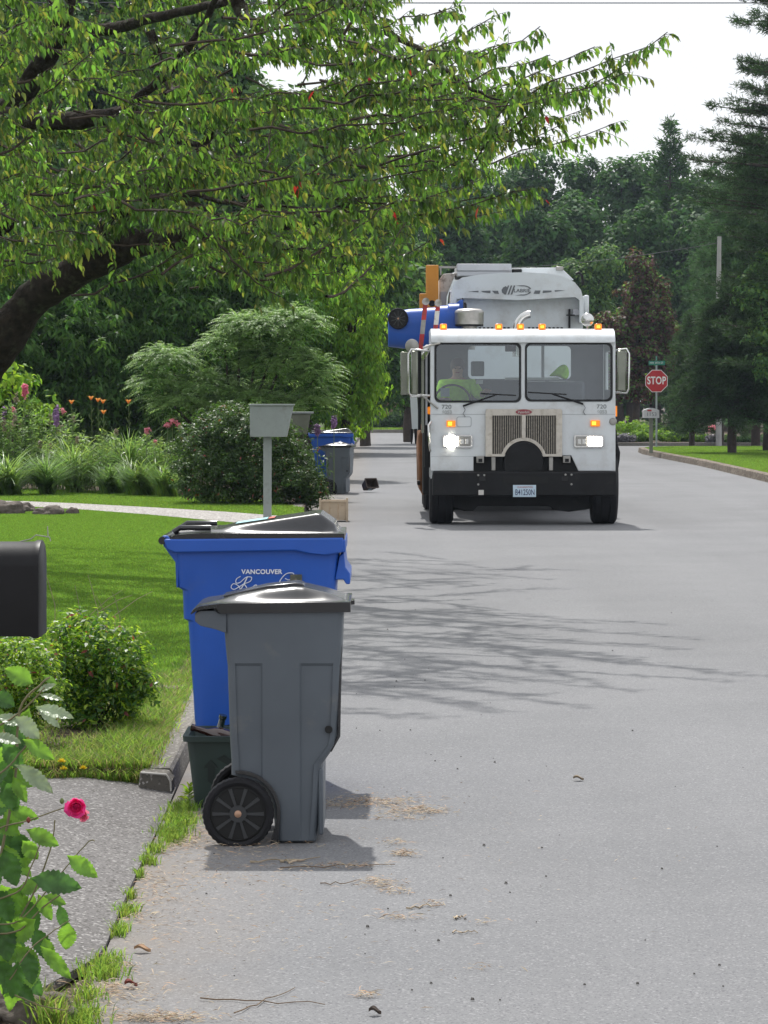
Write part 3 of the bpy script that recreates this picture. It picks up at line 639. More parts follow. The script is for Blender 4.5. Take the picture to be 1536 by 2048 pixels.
def blue_cart(loc, label, rz=0, group=None, full=True, rr=.04):
    root = empty('recycling_cart', loc, label, 'recycling cart', rz, group)
    s = 491.6; bx = lambda p: (p-520)/s; bz = lambda p: (1588.6-p)/s
    SX = [(1588.6, 420, 628, .015), (1584, 416, 634, 0), (1530, 411, 640, 0), (1480, 392, 645, 0), (1440, 387, 648, 0), (1400, 385, 651, 0), (1320, 380, 658, 0), (1244, 375, 667, 0), (1239, 366, 668, 0),
          (1182, 364, 671, 0), (1175, 353, 672, 0), (1120, 350, 676, 0), (1090, 349, 680, 0), (1079, 349, 682, 0)]
    secs = []
    for (py, a, b_, ins) in SX:
        z = bz(py); tp = .05*(1-z/1.05)+ins
        secs.append(ring(bx(a), bx(b_), tp, .62-tp, z, rr, nx=10))
    MB().loft(secs).build('body', M['blue_plastic'], root, smooth=28)
    for (ya, yb) in ((-.022, .01), (.61, .642)):
        rimb = MB(); rimb.plate([(bx(328), bz(1078)), (bx(346), bz(1078)), (bx(600), bz(1076)), (bx(687), bz(1075)), (bx(687), bz(1104)), (bx(655), bz(1110)), (bx(610), bz(1106)), (bx(590), bz(1101)), (bx(350), bz(1105)), (bx(334), bz(1098))], [], ya, yb, 'y')
        rimb.build('rim', M['blue_plastic'], root, bevel=.006)
    MB().box(bx(681), bx(691), -.0195, .6395, bz(1104.5), bz(1079)).build('front_rim', M['blue_plastic'], root, bevel=.005)
    for ya in (.02, .57):
        MB().plate([(bx(324), bz(1072)), (bx(334), bz(1072)), (bx(356), bz(1100)), (bx(356), bz(1176)), (bx(352), bz(1176)), (bx(350), bz(1125)), (bx(326), bz(1092))], [], ya, ya+.03, 'y').build('hinge_bracket', M['blue_plastic'], root, bevel=.004)
    MB().tube([(bx(325), -.015, bz(1081)), (bx(325), .635, bz(1081))], .016, 14).build('handle', M['lid_plastic'], root, smooth=50)
    MB().plate([(bx(679), bz(1112)), (bx(688), bz(1106)), (bx(691), bz(1135)), (bx(700), bz(1148)), (bx(700), bz(1169)), (bx(692), bz(1169)), (bx(687), bz(1160)), (bx(670), bz(1160))], [], .02, .60, 'y').build('front_guard', M['blue_plastic'], root, bevel=.004)
    def rim(x):
        p = x*s+520; return np.interp(p, [338, 350, 400, 690], [bz(1077), bz(1070), bz(1066), bz(1067)])
    def top(x):
        p = x*s+520; return np.interp(p, [338, 350, 440, 460, 630, 640, 668, 676, 690], [bz(1075), bz(1062), bz(1060), bz(1054), bz(1029), bz(1029), bz(1048), bz(1064), bz(1067)])
    lid_mesh(bx(340), bx(689), -.014, .634, rim, top, .030, nx=100, ny=70, plate_w=.10).build('lid', M['lid_plastic'], root, smooth=32)
    MB().tube([(bx(345), .06, bz(1066)), (bx(358), .06, bz(1057)), (bx(420), .06, bz(1057))], .012, 8).build('lid_hinge', M['lid_plastic'], root, smooth=50)
    MB().tube([(bx(345), .52, bz(1066)), (bx(358), .52, bz(1057)), (bx(420), .52, bz(1057))], .012, 8).build('lid_hinge', M['lid_plastic'], root, smooth=50)
    for (a, b_, ya, yb, mm) in ((466, 530, .20, .42, 'sticker'), (532, 545, .22, .40, 'stickred')):
        z0 = float(top(bx(a)))+.004; z1 = float(top(bx(b_)))+.004
        MB().add([(bx(a), ya, z0), (bx(b_), ya, z1), (bx(b_), yb, z1), (bx(a), yb, z0)], [(0, 1, 2, 3)]).build('lid_sticker', M[mm], root)
    for yy, sd in ((.0, -1), (.62, 1)): cart_wheel(root, bx(452), .14, .14, yy, sd)
    MB().tube([(bx(452), .0, .14), (bx(452), .62, .14)], .01, 8).build('axle', M['steel'], root, smooth=40)
    if full:
        y_ = -.0
        yy = lambda z: .05*(1-z/1.05)-.003
        t = text('lettering', 'VANCOUVER', .026, M['mark_white'], root, (bx(523.5), yy(bz(1144))-.001, bz(1144)), xs=1.02, depth=.0008, spacing=1.05, bold=.0007)
        # flowing script word drawn as strokes
        def stroke(mb, pts, r=.0022):
            pts = np.array(pts, float); n = len(pts); q = []
            for i in range(n-1):
                p0, p1, p2, p3 = pts[max(i-1, 0)], pts[i], pts[i+1], pts[min(i+2, n-1)]
                for t in np.linspace(0, 1, 7)[:-1]:
                    q.append(.5*((2*p1)+(-p0+p2)*t+(2*p0-5*p1+4*p2-p3)*t*t+(-p0+3*p1-3*p2+p3)*t**3))
            q.append(pts[-1]); mb.tube([(bx(a), yy(bz(b))-.001, bz(b)) for a, b in q], r, 6)
        sc = MB()
        stroke(sc, [(481, 1153), (473, 1158), (472, 1166), (480, 1165), (492, 1155), (503, 1155), (500, 1163), (488, 1168), (478, 1174), (468, 1179), (462, 1175), (466, 1168), (474, 1170), (480, 1178), (473, 1185)], .0019)
        stroke(sc, [(488, 1168), (493, 1175), (499, 1184), (506, 1182)], .0024)
        stroke(sc, [(495, 1153), (489, 1166), (482, 1178), (478, 1186)], .0026)
        for k, x in enumerate((506, 517)):
            stroke(sc, [(x, 1179), (x+7, 1175), (x+6, 1170), (x+1, 1173), (x, 1180), (x+5, 1184), (x+11, 1178)], .0021)
        stroke(sc, [(530, 1171), (529, 1181), (535, 1182), (540, 1171), (538, 1184), (532, 1194)], .0021)
        stroke(sc, [(549, 1171), (544, 1173), (543, 1181), (548, 1183), (553, 1178), (561, 1160), (572, 1148), (584, 1146), (588, 1149)], .0021)
        stroke(sc, [(561, 1160), (555, 1178), (558, 1184), (563, 1180)], .0021)
        stroke(sc, [(563, 1179), (570, 1175), (569, 1170), (564, 1173), (564, 1181), (569, 1183), (575, 1176)], .0021)
        stroke(sc, [(575, 1176), (579, 1170), (580, 1180), (575, 1183)], .0021)
        stroke(sc, [(570, 1157), (577, 1160), (583, 1158)], .0019)
        sc.build('script_lettering', M['mark_white'], root, smooth=60)
        z = bz(1160)
        MB().box(bx(580), bx(604), yy(z)-.005, yy(z)+.012, bz(1169), bz(1149)).build('badge', M['badge'], root, bevel=.002)
    return root
grey_cart((-.392, 10.76, 0), 'grey wheeled rubbish cart with black lid and spoked wheel, nearest on the road')
bc = blue_cart((-.5045, 12.15, 0), 'blue recycling cart with black lid and white script lettering, half hidden behind the grey cart')
# far pair
fb = blue_cart((-.905, 51.9, 0), 'blue recycling cart by the far kerb, behind the distant grey cart', full=False); fb.scale = (1.06, 1.06, .99)
fg = grey_cart((-.83, 51.3, 0), 'grey rubbish cart in the distance, in front of the far blue cart', rz=R(-8)); fg.scale = (1.02, 1.0, .96)

# ---------------------------------------------------------------- green bottle bin
gb = empty('recycling_bin', (-.70, 11.72, 0), 'low dark green open recycling bin full of bottles, between the kerb and the grey cart', 'bin')
def open_tub(x0, x1, y0, y1, h, tp, th, r=.03):
    b = MB()
    outer = [ring(x0+tp, x1-tp, y0+tp, y1-tp, 0, r, nx=3), ring(x0, x1, y0, y1, h, r, nx=3)]
    lip = [ring(x0-.014, x1+.014, y0-.014, y1+.014, h-.022, r, nx=3), ring(x0-.016, x1+.016, y0-.016, y1+.016, h, r, nx=3)]
    inner = [ring(x0+th, x1-th, y0+th, y1-th, h, r, nx=3), ring(x0+tp+th, x1-tp-th, y0+tp+th, y1-tp-th, .012, r, nx=3)]
    b.loft([outer[0], ring(x0+.001, x1-.001, y0+.001, y1-.001, h-.024, r, nx=3)]+lip+inner); return b
# local x centre so the visible left rim is at px 369
open_tub(-.075, .40, .0, .36, .285, .03, .006).build('tub', M['green_plastic'], gb, smooth=30)
arrow = []
for k in range(3):
    a = R(90+120*k); c, s_ = math.cos(a), math.sin(a)
    p = [(-.05, .035), (.02, .035), (.02, .02), (.052, .05), (.02, .08), (.02, .062), (-.035, .062)]
    arrow.append([(u*c-v*s_, u*s_+v*c) for u, v in p])
mk = MB()
for p in arrow:
    n0 = len(mk.v); mk.plate([(.07+u, .14+v) for u, v in p], [], -.006, -.001, 'y')
    mk.v[n0:] = [(v[0], v[1]+.03*(1-v[2]/.285), v[2]) for v in mk.v[n0:]]
mk.build('arrow_mark', M['green_mark'], gb)
def bottle(loc, rot, L, r, label, m):
    b = MB().lathe([(0, 0), (r*.9, 0), (r, .01), (r, L*.55), (r*.8, L*.66), (r*.38, L*.75), (r*.34, L*.94), (r*.42, L*.95), (r*.42, L), (r*.3, L)], (0, 0, 0), 'z', 20)
    o = b.build('bottle', m, smooth=40); o.location = loc; o.rotation_euler = rot; return tag(o, label, 'bottle')
bottle((-.70, 11.86, .10), (R(10), R(14), 0), .27, .038, 'dark glass bottle standing neck up out of the green bin', M['glassgreen'])
bottle((-.515, 11.80, .235), (0, R(-72), R(8)), .26, .034, 'brown glass bottle lying across the rim of the green bin', M['glassbottle'])
bottle((-.53, 11.86, .16), (R(80), 0, R(70)), .26, .036, 'dark glass bottle lying flat inside the green bin', M['glassgreen'])

# ---------------------------------------------------------------- crate and tipped tray
cr = empty('wooden_crate', (-.655, 39.6, 0), 'small pale wooden crate standing at the road edge', 'crate')
for i in range(3):
    MB().box(-.175+i*.112, -.069+i*.112, 0, .015, .02, .27).build('slat', M['wood'], cr, bevel=.003)
MB().box(-.175, .165, .36, .375, .02, .28).build('back_board', M['wood'], cr, bevel=.003)
for x in (-.19, .163):
    MB().box(x, x+.014, .016, .359, .02, .27).build('side_board', M['wood'], cr, bevel=.003)
for x, h in ((-.205, .31), (.15, .315)):
    MB().box(x, x+.03, -.03, -.002, 0, h).build('corner_post', M['wood'], cr, bevel=.004)
MB().box(-.17, .145, -.018, -.003, .255, .285).build('top_rail', M['wood'], cr, bevel=.003)
MB().box(-.175, .16, .016, .358, .02, .03).build('base', M['wood'], cr)
tr = empty('tipped_bin', (-.30, 52.3, 0), 'small brown bin tipped on its side on the road beside the far carts', 'bin', R(10))
t_ = open_tub(-.18, .18, -.13, .13, .27, .035, .008).build('tub', M['darkwood'], tr, smooth=30); t_.rotation_euler = (R(64), 0, R(24)); t_.location = (0, 0, .09); t_.scale = (.66, .66, .66)
l_ = MB().box(-.05, .04, -.108, -.103, .05, .16); l_ = l_.build('label_sticker', M['paper'], t_); l_.location = (0, -.012, 0)

# ---------------------------------------------------------------- mailboxes
mb_ = empty('mailbox', (-1.40, 37.0, LZ), 'grey wooden mailbox with slanted side on a square grey post at the drive entrance', 'mailbox')
k = 6.2e-3   # metres per photo pixel at 37 m
MB().plate([(-.262, 1.055), (-.262, 1.44), (.272, 1.44), (.192, 1.055)], [], 0, .30, 'y').build('box', M['mailgrey'], mb_, bevel=.006)
MB().box(-.27, .285, -.02, .32, 1.442, 1.462).build('lid', M['mailgrey'], mb_, bevel=.004)
MB().box(-.10, .0, .10, .20, 0, 1.054).build('post', M['mailgrey'], mb_, bevel=.005)
mb2 = empty('mailbox', (-1.25, 44.2, LZ), 'weathered olive mailbox behind the grey mailbox, in the shade of the shrubs', 'mailbox')
MB().plate([(-.24, 1.0), (-.20, 1.31), (.16, 1.31), (.10, 1.0)], [], 0, .4, 'y').build('box', M['mailolive'], mb2, bevel=.006)
MB().box(-.22, .20, -.02, .42, 1.312, 1.34).build('lid', M['mailgrey'], mb2, bevel=.004)
MB().box(-.06, .06, .1, .22, 0, .999).build('post', M['mailolive'], mb2, bevel=.005)
# black rural mailbox near left
D0 = 7.85; kx = D0/F
bm_ = empty('mailbox', (-1.12, D0, 0), 'black metal rural mailbox with domed top at the left edge, above the roses', 'mailbox')
X = lambda p: (p-768)*kx+1.12
Z = lambda p: EYE-(p-802)*kx
secs = []
for xx, gr in ((X(-330), 0), (X(68), 0), (X(74), .004), (X(84), .004), (X(86), 0)):
    z0, z1 = Z(1268), Z(1083); wy = .085; pts = [(xx, -wy-gr, z0-gr), ]
    for a in range(0, 181, 12): pts.append((xx, -wy*math.cos(R(a))-gr*math.cos(R(a)), z1-wy*.75+(wy*.75+gr)*math.sin(R(a))))
    pts.append((xx, wy+gr, z0-gr)); secs.append(pts)
# the box leans a little, as in the photograph
o = MB().loft(secs).build('box', M['mailblack'], bm_, smooth=40)
MB().tube([(X(40), .0, Z(1083)), (X(62), .0, Z(1078)), (X(72), .0, Z(1070)), (X(100), -.01, Z(1074)), (X(102), -.01, Z(1082))], .0016, 6).build('latch_wire', M['steel'], bm_, smooth=50)
MB().tube([(X(97), -.01, Z(1074)), (X(96), -.01, Z(1052))], .0016, 6).build('latch_wire', M['steel'], bm_, smooth=50)
MB().box(X(-200), X(-165), -.045, .045, 0, Z(1268)-.002).build('post', M['darkwood'], bm_, bevel=.004)
# far mailbox beside the stop sign
Dm = 84.5; fm = empty('mailbox', ((1303-768)*Dm/F, Dm, .12), 'pale metal mailbox on a post in front of the stop sign', 'mailbox')
sec = []
for yy in (0, .45):
    sec.append([(-.22, yy, 1.0)]+[(-.22*math.cos(R(a)) if False else -.22+.44*a/180, yy, 1.22+.06*math.sin(R(a))) for a in range(0, 181, 15)]+[(.22, yy, 1.0)])
MB().loft(sec).build('box', mat('mailbox_pale', (.5, .5, .5), .5, noise=(8, .1)), fm, smooth=40)
text('house_number', '1153', .15, M['mark_grey'], fm, (0, -.006, 1.10), depth=.002)
MB().box(-.12, .0, -.01, -.002, 1.19, 1.235).build('flag', M['red'], fm)
MB().box(-.05, .05, .1, .2, 0, .999).build('post', M['mailolive'], fm)

# ---------------------------------------------------------------- stop sign
Ds = 94.4; sg = empty('stop_sign', ((1313-768)*Ds/F+.0, Ds, .1), 'red octagonal stop sign with green street name plate on a steel post', 'sign')
zc = EYE-(762-802)*Ds/F-.1; r8 = 22.3*Ds/F/math.cos(R(22.5))
octo = lambda r: [(r*math.cos(R(22.5+45*i)), zc+r*math.sin(R(22.5+45*i))) for i in range(8)]
MB().plate(octo(r8), [], 0, .006, 'y').build('border', M['sign_white'], sg)
MB().plate(octo(r8*.945), [], -.006, -.001, 'y').build('face', M['stop_red'], sg)
text('lettering', 'STOP', .335, M['sign_white'], sg, (0, -.010, zc+.005), xs=.70, depth=.002, spacing=1.08, bold=.008)
MB().box(-.028, .028, .008, .04, 0, zc+.52).build('post', M['galv'], sg)
MB().box(-.25, .27, .0, .006, zc+.50, zc+.64).build('street_plate', M['sign_green'], sg)
text('street_lettering', 'NW 39TH ST', .095, M['sign_white'], sg, (0, -.003, zc+.57), xs=.78, depth=.001)
MB().box(-.006, .006, -.20, .22, zc+.65, zc+.79).build('street_plate', M['sign_green'], sg)

# ---------------------------------------------------------------- utility pole and wires
Dp = 98.; up = empty('utility_pole', ((1437.5-768)*Dp/F, Dp, .1), 'weathered grey utility pole rising behind the conifers at the right', 'pole')
MB().tube([(0, 0, 0), (-.02, 0, 4), (.02, 0, 6.9)], [.10, .085, .068], 12).build('shaft', M['pole'], up, smooth=50)
for x in (): MB().lathe([(0, .0), (.03, 0), (.035, .04), (.015, .07), (.02, .10), (0, .11)], (x, -.105, 6.67), 'z', 10).build('insulator', M['sign_white'], up, smooth=50)
def cable(name, a, b, sag, r, label):
    pts = [Vector(a).lerp(Vector(b), t)-Vector((0, 0, sag*4*t*(1-t))) for t in np.linspace(0, 1, 30)]
    return tag(MB().tube(pts, r, 5).build(name, M['wire'], smooth=60), label, 'cable')
cable('overhead_cable', P(-900, 3, 62), P(2300, 5, 62), .02, .012, 'thin overhead cable crossing the sky at the very top')
cable('overhead_cable', (up.location.x-.05, Dp-.03, 6.78), (3, 150, 8.3), .3, .009, 'thin dark cable running left from the utility pole in front of the wood')

# ---------------------------------------------------------------- litter on the road
def straw_patch(cells, name='dry_straw'):
    ps = []; 
    for (x, y, sx, sy, n) in cells:
        g = G(x, y, 0); sc = g.y/F
        q = np.stack([g.x+rng.normal(size=n)*sx*sc, g.y+rng.normal(size=n)*sy*sc*g.y/EYE, .004+.012*rng.random(n)], 1); ps.append(q)
    ps = np.concatenate(ps); n = len(ps); a = rng.normal(size=n)*.6+rng.choice([0, math.pi], n)
    d = np.stack([np.cos(a), np.sin(a), .18*rng.normal(size=n)], 1); L = .012+.035*rng.random(n)**2
    nr = norm(np.stack([rng.normal(size=n)*.4, rng.normal(size=n)*.4-.3, np.ones(n)], 1))
    o = bulk(name, place_leaves(ps, d, nr, L, .0018+.002*rng.random(n), LEAF4), LEAF4[1], None, mats=[M['straw'], M['stick'], M['deadleaf']], midx=rng.choice(3, size=n, p=[.72, .16, .12]))
    return tag(o, kind='stuff')
straw_patch([(745, 1605, 35, 4, 260), (690, 1612, 30, 4, 150), (790, 1612, 30, 5, 180), (800, 1625, 25, 4, 140), (860, 1626, 24, 3, 200), (845, 1620, 12, 3, 100), (770, 1638, 22, 3, 70), (820, 1640, 20, 3, 60),
             (795, 1687, 14, 3, 60), (808, 1710, 14, 3, 160), (755, 1768, 22, 5, 160), (790, 1785, 16, 4, 90), (690, 1735, 60, 3, 150), (865, 1811, 10, 2, 40), (800, 1838, 22, 4, 70), (737, 1995, 14, 2, 50),
             (440, 1480+170, 20, 6, 60), (370, 1690, 30, 10, 300), (390, 1670, 20, 8, 160), (330, 1700, 18, 12, 140), (300, 1770, 30, 20, 160), (270, 1830, 22, 18, 120), (240, 1940, 20, 8, 160), (300, 2040, 60, 4, 500), (210, 1985, 24, 8, 200), (340, 1880, 60, 40, 60),
             (960, 1940, 22, 2, 20), (980, 1850, 20, 2, 20), (380, 1640, 14, 6, 120), (520, 1815, 80, 50, 70), (1010, 1700, 200, 80, 60), (420, 1740, 90, 30, 260), (330, 1800, 60, 60, 380), (480, 1690, 120, 14, 200), (700, 1600, 120, 8, 160), (230, 2000, 70, 24, 300), (560, 1900, 200, 70, 140)])
st = []
for (x0, y0, x1, y1, r, lab) in ((500, 1723, 640, 1716, .0030, 'pale straight stick lying in the shadow of the grey cart'), (560, 1724, 612, 1719, .0050, 'short thick dark stick under the pale one in the cart shadow'),
                                 (560, 1738, 790, 1727, .0022, 'long thin twig on the road just in front of the cart shadow'), (640, 1768, 722, 1762, .0020, 'thin dark twig in the middle foreground of the road'),
                                 (812, 1813, 880, 1811, .0032, 'pale stick lying alone on the open asphalt'), (400, 1998, 650, 2005, .0020, 'long wiry twig on the asphalt near the bottom edge'), (468, 2026, 590, 1975, .0018, 'crooked twig crossing the long wiry one at the bottom'),
                                 (908, 1834, 932, 1830, .0035, 'short dark twig right of the pale lone stick'), (905, 1862, 955, 1863, .0025, 'pale brown stalk below the short dark twig')):
    a, b_ = G(x0, y0, .006), G(x1, y1, .006); n = 9; pts = []
    for i in range(n):
        p = a.lerp(b_, i/(n-1)); pts.append((p.x, p.y+random.uniform(-.03, .03), .004+random.uniform(0, .004)))
    tag(MB().tube(pts, [r*(1-.5*i/n) for i in range(n)], 6).build('twig', M['straw'] if r > .0024 and 'pale' in lab else M['stick'], smooth=50), lab, 'twig')
def curled_leaf(x, y, L, W, rz, m, label):
    g = G(x, y, .004); b = MB(); n = 8; vs = []
    for i in range(n+1):
        t = i/n; hw = W*math.sin(math.pi*min(1, t*.97+.03))**.8/2
        for j in (-1, -.4, .4, 1): vs.append((t*L-L/2, j*hw, .004+.010*abs(j)**2+.006*math.sin(t*5)))
    b.add(vs, [(i*4+j, i*4+j+1, (i+1)*4+j+1, (i+1)*4+j) for i in range(n) for j in range(3)])
    o = b.build('fallen_leaf', m, smooth=60); o.location = g; o.rotation_euler = (0, 0, rz); return tag(o, label, 'leaf')
curled_leaf(285, 1903, .05, .03, R(-10), M['deadleaf'], 'curled tan leaf on the asphalt near the gutter grass')
curled_leaf(262, 1973, .036, .035, R(15), M['redleaf'], 'crumpled dark red leaf at the bottom left of the road')
curled_leaf(238, 1773, .05, .05, R(40), M['paper'], 'pale scrap lying on the driveway slab')if False else None
curled_leaf(750, 2028, .033, .03, R(-5), M['darkwood'], 'dark brown curled leaf at the bottom centre of the road')
curled_leaf(1157, 1560, .045, .04, R(0), M['straw'], 'small straw-coloured leaf alone out on the road')
cp = []
for (x, y) in ((857, 1338), (892, 1343), (850, 1362), (880, 1364), (793, 1364), (852, 1508), (862, 1511), (922, 1515), (915, 1540), (1058, 1563), (768, 1576), (821, 1462), (985, 1226), (968, 1693), (1084, 1698), (1012, 1769), (901, 1794), (877, 1884), (824, 1983), (730, 1910), (945, 2002), (1000, 2003), (470, 1700), (452, 1768), (500, 1772), (413, 1790), (886, 1718), (1092, 1755), (776, 1820)):
    cp.append(G(x, y, 0))
for _ in range(50): cp.append(G(random.uniform(420, 1500), random.uniform(1150, 2040), 0))
cp = np.array([[p.x, p.y, .003] for p in cp]); cs = .0025+.0035*rng.random(len(cp))**2
tet = np.array([(-1, -.8, 0), (1, -.7, 0), (.2, 1, 0), (-.6, .1, 1.3), (.6, -.1, 1.1)])
tag(bulk('crumbs', cp[:, None, :]+tet[None]*cs[:, None, None], [(0, 1, 4, 3), (1, 2, 4), (2, 0, 3), (2, 3, 4)], M['crumb']), kind='stuff')
# ================================================================ TRUCK
TX, TD = 1.80, 38.5
tk = empty('garbage_truck', (TX, TD, 0), 'white side-loading garbage truck with lit headlights facing the viewer on the road', 'garbage truck')
def T(px, py, y=0): D = TD+y; return ((px-768)*D/F-TX, EYE-(py-802)*D/F)
def TB(x0, x1, py0, py1, ya, yb, yref=None):     # box from front-view pixels (x left/right, y top/bottom)
    yref = ya if yref is None else yref
    a = T(x0, py1, yref); b = T(x1, py0, yref); return MB().box(a[0], b[0], ya, yb, a[1], b[1])
def TP(pts, y=0): return [T(a, b, y) for a, b in pts]
cab = None
holeL = rrect(*[v for v in (T(869, 0)[0], T(1042, 0)[0], T(0, 805)[1], T(0, 685)[1])], .07)
holeR = rrect(*[v for v in (T(1050, 0)[0], T(1225, 0)[0], T(0, 803)[1], T(0, 685)[1])], .07)
xL, xR = T(861, 0)[0], T(1231, 0)[0]
zb, zt = T(0, 942)[1], T(0, 684)[1]
rec = TP([(947, 942), (947, 913), (1142, 911), (1157, 942)])
outer = [(xL, zt), (xL, zb)]+[rec[0], rec[1], rec[2], rec[3]]+[(xR, zb), (xR, zt)]
cab = MB().plate(outer, [holeL, holeR], 0, .045, 'y').build('cab', M['white'], tk, bevel=.012)
for sx, nm in ((xL, 0), (xR-.04, 1)):
    MB().plate([(.047, zb-.1), (1.6, zb-.1), (1.6, zt), (.047, zt)], [[(.3, 1.75), (.3, 2.25), (1.25, 2.25), (1.25, 1.75)]], sx, sx+.04, 'x').build('cab_side', M['white'], tk, bevel=.006)
bw = rrect(T(936, 0, 1.5)[0], T(1142, 0, 1.5)[0], T(0, 758, 1.5)[1], T(0, 692, 1.5)[1], .06)
MB().plate([(xL+.045, .9), (xR-.045, .9), (xR-.045, zt), (xL+.045, zt)], [bw], 1.5, 1.54, 'y').build('cab_back', M['interior'], tk)
MB().plate([(-.035, zt-.01), (-.03, zt+.03), (.02, zt+.09), (.12, zt+.15), (.3, zt+.178), (1.62, zt+.178), (1.62, zt+.005), (.05, zt+.002), (.048, zt-.01)], [], xL+.004, xR-.004, 'x').build('cab_roof', M['white'], tk, bevel=.035, seg=3)
MB().box(xL+.045, xR-.045, .05, 1.5, .9, .95).build('cab_floor', M['interior'], tk)
MB().plate([(.05, .95), (.05, 1.53), (.32, 1.56), (.42, 1.5), (.42, .95)], [], xL+.046, xR-.046, 'x').build('dashboard', M['black'], tk, bevel=.01)
MB().box(T(1048, 0, 1.2)[0], T(1170, 0, 1.2)[0], 1.25, 1.48, 1.2, T(0, 762, 1.25)[1]).build('seat', M['interior'], tk, bevel=.04)
MB().box(T(1010, 0, 1.2)[0], T(1118, 0, 1.2)[0], 1.15, 1.22, T(0, 757, 1.2)[1]-.02, T(0, 755, 1.2)[1]).build('interior_shelf', M['sign_white'], tk)
MB().box(-.84-.24, -.84+.24, 1.2, 1.38, 1.15, 1.85).build('seat', M['black'], tk, bevel=.05)
MB().box(T(943, 0, 1)[0], T(970, 0, 1)[0], 1.25, 1.32, T(0, 752, 1)[1], T(0, 722, 1)[1]).build('seat_headrest', M['interior'], tk, bevel=.02)
MB().box(T(1084, 0, 1.4)[0], T(1090, 0, 1.4)[0], 1.56, 1.6, 1.85, 2.36).build('window_bar', M['body_grey'], tk)
for hole, nm in ((holeL, 'l'), (holeR, 'r')):
    def grow(h, d):
        cx = sum(p[0] for p in h)/len(h); cz = sum(p[1] for p in h)/len(h); hw = max(p[0] for p in h)-cx; hh = max(p[1] for p in h)-cz
        return [(cx+(p[0]-cx)*(hw+d)/hw, cz+(p[1]-cz)*(hh+d)/hh) for p in h]
    MB().plate(grow(hole, -.002), [grow(hole, -.026)], -.010, .028, 'y').build('windscreen_gasket', M['gasket'], tk, bevel=.004)
    b = MB(); q = grow(hole, -.02); b.add([(p[0], .012, p[1]) for p in q], [tuple(range(len(q)))]); b.build('windscreen', M['glass'], tk)
# seam, numbers
a = T(862, 828.5); b_ = T(1230, 828)
MB().box(a[0], b_[0], -.003, .0, a[1]-.004, a[1]+.002).build('panel_seam', M['mark_light'], tk)
a = T(862, 913)[1]; MB().box(xL+.01, T(946, 0)[0], -.002, .0, a-.002, a+.002).build('panel_seam', M['mark_light'], tk)
for (x, yy) in ((893, 814), (1203, 813.5)):
    p = T(x, yy); text('fleet_number', '720', .075, M['mark_grey'], tk, (p[0], -.003, p[1]), xs=1.15, depth=.001)
    p = T(x+1, yy+10.5); text('fleet_number', '6053', .06, M['faded'], tk, (p[0], -.003, p[1]), xs=1.1, depth=.001, bold=.002)
p = rrect(T(913, 0)[0], T(943, 0)[0], T(0, 854)[1], T(0, 833)[1], .03)
q = rrect(T(914.2, 0)[0], T(941.8, 0)[0], T(0, 852.8)[1], T(0, 834.2)[1], .025)
MB().plate(p, [q], -.003, 0, 'y').build('access_panel', M['mark_light'], tk)
# grille
def arc(cx, cy, r, a0, a1, n=14): return [(cx+r*math.cos(R(a0+(a1-a0)*i/n)), cy-r*math.sin(R(a0+(a1-a0)*i/n))) for i in range(n+1)]
fo = [(973, 818), (1122, 818), (1124, 822), (1124, 913), (1086, 913)]+arc(1047, 921, 39.5, 12, 168)+[(1008, 913), (971, 913), (971, 822)]
hl = [(984, 831), (1043.5, 831), (1043.5, 876)]+arc(1047, 921, 46, 96, 150, 8)+[(1003, 908), (984, 908)]
hr = [(1112, 831), (1050.5, 831), (1050.5, 876)]+arc(1047, 921, 46, 84, 30, 8)+[(1091, 908), (1112, 908)]
MB().plate(TP(fo), [TP(hl), TP(hr)], -.05, -.004, 'y').build('grille_frame', M['grille_frame'], tk, bevel=.006)
gx0, gx1 = T(982, 0)[0], T(1114, 0)[0]
MB().box(gx0, gx1, -.012, -.004, T(0, 909)[1], T(0, 830)[1]).build('radiator', M['gasket'], tk)
gm = MB(); nb = 30
for i in range(nb):
    x = gx0+(gx1-gx0)*(i+.5)/nb
    pxx = (x+TX)*F/TD+768; d = abs(pxx-1047); ylow = 908 if d > 45 else 921-math.sqrt(max(0, 46**2-d*d))
    if abs(pxx-1047) < 4: continue
    gm.box(x-.0075, x+.0075, -.034, -.013, T(0, min(908, ylow))[1], T(0, 831)[1])
gm.build('grille_bars', M['grille_bar'], tk)
TB(1043, 1051, 829, 877, -.055, -.0505, 0).build('grille_divider', M['grille_frame'], tk, bevel=.001)
e_ = MB().plate([(T(1047, 0)[0]+.105*math.cos(R(a)), T(0, 824)[1]+.034*math.sin(R(a))) for a in range(0, 360, 12)], [], -.062, -.051, 'y').build('emblem', M['emblem'], tk, bevel=.004)
text('emblem_lettering', 'Peterbilt', .048, M['stripe_white'], e_, (T(1047, 0)[0], -.0635, T(0, 824.5)[1]), xs=.9, depth=.0008)
MB().plate(TP([(1086, 942)]+arc(1047, 921, 38.5, 0, 180)+[(1008, 942)]), [], -.06, -.012, 'y').build('engine_cover', M['black'], tk, bevel=.01)
